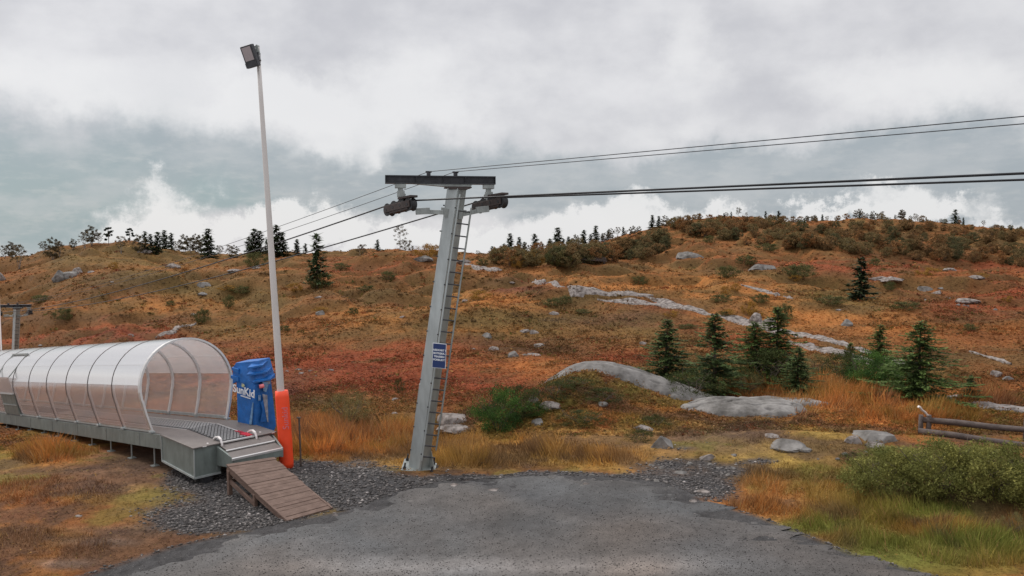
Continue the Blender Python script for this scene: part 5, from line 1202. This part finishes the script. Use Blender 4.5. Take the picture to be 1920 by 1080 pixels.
        for q in (-.42, -.15, .13, .42):
            b = MB(); cw = ct + tilt * q - U * (.02 + .14 * q * q)
            b.tube([cw - ax * .075, cw - ax * .03, cw + ax * .03, cw + ax * .075], [.155, .13, .13, .155], 20); b.tube([cw - ax * .12, cw + ax * .12], .035, 10)
            b.build('sheave_wheel', M['rubber'], sa, smooth=False)
        # maintenance arm from the column
        cp = PB + u * (Hh - .62) + (-e1 if side == 0 else e1) * .17; tgt = ct + Vector(((.38 if side == 0 else -.02), -.08, -.15))
        b = MB(); b.beam(cp, tgt, .09, .10); b.beam(cp.lerp(tgt, .55) + U * .03, tgt - U * .0, .13, .15); b.box(cp, e1 * .05, e2 * .13, u * .10); b.box(cp.lerp(tgt, .05) + U * .08, e1 * .1, e2 * .05, u * .03); b.build('support_arm', M['galv'], root, bevel=.006)
        if side == 0: root['s0'] = list(ct + U * .10)
        else: root['s1'] = list(ct + U * .11)
    if sign:
        hs_ = (at(822, 666, 19.5) - PB).dot(u); sc_ = at(823.5, 667, 19.12)
        sx = e1 * 1.0; sn = -e2; b = MB()
        sxv = (sx * .975 + U * .05).normalized(); syv = Vector((0.045, .03, 1)).normalized()
        b.box(sc_, sxv * .165, sn * .006, syv * .30); sg = b.build('warning_sign', M['sign_white'], root)
        b = MB(); b.box(sc_ + sn * .008, sxv * .153, sn * .004, syv * .288); b.build('sign_face', M['sign_blue'], sg)
        for k_, tx in enumerate(('NEDFART I', 'SKITREKK-', 'TRASEEN', 'FORBUDT')):
            text(tx, .062, sc_ + sn * .014 + syv * (.135 - .078 * k_) , sxv, syv, M['sign_white'], sg, 'lettering', .002, bold=.0022)
        MB().box(sc_ - sn * .05, sxv * .03, sn * .05, syv * .2).build('sign_bracket', M['galv'], root)
    return root
py1 = make_pylon('near grey steel lift pylon leaning right, with ladder and blue warning sign')
F0_ = Vector((-39.1, 62.0, 0)); F0_.z = at(45, 572, 62).z - (at(858, 337, PT.y).z - PB.z)
# the far pylon is the same kind: copy everything but the sign
far = py1.copy(); col.objects.link(far); far.location = F0_
far['label'] = 'far lift pylon at the left edge, its foot hidden behind the conveyor tunnel'
for ch in list(py1.children):
    if 'sign' in ch.name or ch.name.startswith('ladder_rung') and False: continue
    c = ch.copy(); col.objects.link(c); c.parent = far
    for g_ in ch.children:
        d2 = g_.copy(); col.objects.link(d2); d2.parent = c
offv = F0_ - PB
s0, s1 = Vector(py1['s0']), Vector(py1['s1'])
for o in (py1, far):
    for k_ in ('s0', 's1'):
        if k_ in o: del o[k_]
def rope(name, pts, rad, mt, label, sag=()):
    P_ = []
    for i, (a, b_) in enumerate(zip(pts[:-1], pts[1:])):
        s = sag[i] if i < len(sag) else 0; n = 24
        for j in range(n): f = j / n; P_.append(a.lerp(b_, f) - U * (4 * s * f * (1 - f)))
    P_.append(pts[-1]); o = MB().tube(P_, rad, 8).build(name, M[mt], None, smooth=True)
    tag(o, label, 'cable')
def ext(a, b_, f): return a + (b_ - a) * f
def beyond(a): return a + (a - (a - offv)) * 1.0
# haul ropes: uphill end out of frame to the right and past the camera
rA = at(1920, 325, 11.4); rB = at(1920, 337, 13.2)
hp_sep = Vector((.05, 0, 0))
def down(a): return a + offv * 1.9 - U * 1.0
rope('haul_rope', [ext(s0, rA, 2.2), s0, s0 + offv, down(s0)], .019, 'cable', 'upper thick black haul rope, running over the left sheaves of the pylon', (.0, .55, .3))
rope('haul_rope', [ext(s1, rB, 2.2), s1, s1 + offv, down(s1)], .019, 'cable', 'lower thick black haul rope, running over the right sheaves of the pylon', (.0, .55, .3))
k1, k2 = at(803, 322, PT.y + .05), at(853, 322, PT.y + .15)
rope('signal_cable', [ext(k1, at(1920, 218, 11.5), 2.2), k1, k1 + offv, down(k1)], .008, 'thincable', 'topmost thin cable, clamped left of centre on the pylon crossbeam', (.0, .5, .3))
rope('signal_cable', [ext(k2, at(1920, 232, 12.2), 2.2), k2, k2 + offv, down(k2)], .008, 'thincable', 'second thin cable from the top, clamped above the pylon column', (.0, .5, .3))

# thin pale marker pole at the left edge
mp_ = at(1.5, 640, 34); tag(MB().tube([Vector((mp_.x, 34, gz(mp_.x, 34))), Vector((mp_.x, 34, at(1, 528, 34).z))], [.035, .03], 10).build('marker_pole', M['white'], None, smooth=True), 'thin white pole at the very left edge of the photo, beside the far lift pylon', 'pole')

# ------------------------------------------------------------------ log fence at the right
fx = thing('log_fence', tuple(at(1728, 812, 24.2)), 'low weathered grey log fence behind the willow thicket', 'fence')
def lg(p0, p1, y0, y1, r, name='rail', mm='log'):
    a, b_ = at(*p0, y0), at(*p1, y1); P_ = [a.lerp(b_, i / 6) + Vector((0, 0, .015 * math.sin(i * 2.1))) for i in range(7)]
    MB().tube(P_, [r * (1 + .08 * math.sin(i * 1.3)) for i in range(7)], 10).build(name, M[mm], fx, smooth=True)
lg((1730, 787), (2150, 828), 23.4, 20.5, .085); lg((1722, 808), (2150, 866), 23.2, 20.3, .09)
for px, Y in ((1727, 23.4), (1742, 23.3), (1925, 22.3), (2120, 20.7)):
    a = at(px, 778, Y); MB().tube([Vector((a.x, Y, gz(a.x, Y) - .2)), a], [.075, .065], 9).build('post', M['log'], fx, smooth=True)
lg((1722, 762), (1741, 780), 23.2, 23.3, .035, 'brace', 'pole')
# old wooden bench / platform before the wood
g = G(1113, 496); wb = thing('wooden_platform', tuple(g), 'small weathered plank platform at the edge of the mixed wood', 'platform')
sx_ = 24 / FOC * g.y; b = MB()
for i in range(5): b.box(g + Vector((0, .32 * (i - 2), .5 + .10 * i)), (sx_, 0, -.12), (0, .14, .0), (0, 0, .03))
b.build('deck', M['log'], wb)
for sx2 in (-.85, .85): MB().beam(g + Vector((sx_ * sx2, -.5, -.3)), g + Vector((sx_ * sx2, -.5, .45)), .12, .12, up=(0, 1, 0)).build('leg', M['log'], wb); MB().beam(g + Vector((sx_ * sx2, .6, -.3)), g + Vector((sx_ * sx2, .6, .8)), .12, .12, up=(0, 1, 0)).build('leg', M['log'], wb)
for o in list(bpy.data.objects):
    for k_ in ('h0', 'w0'):
        if k_ in o: del o[k_]
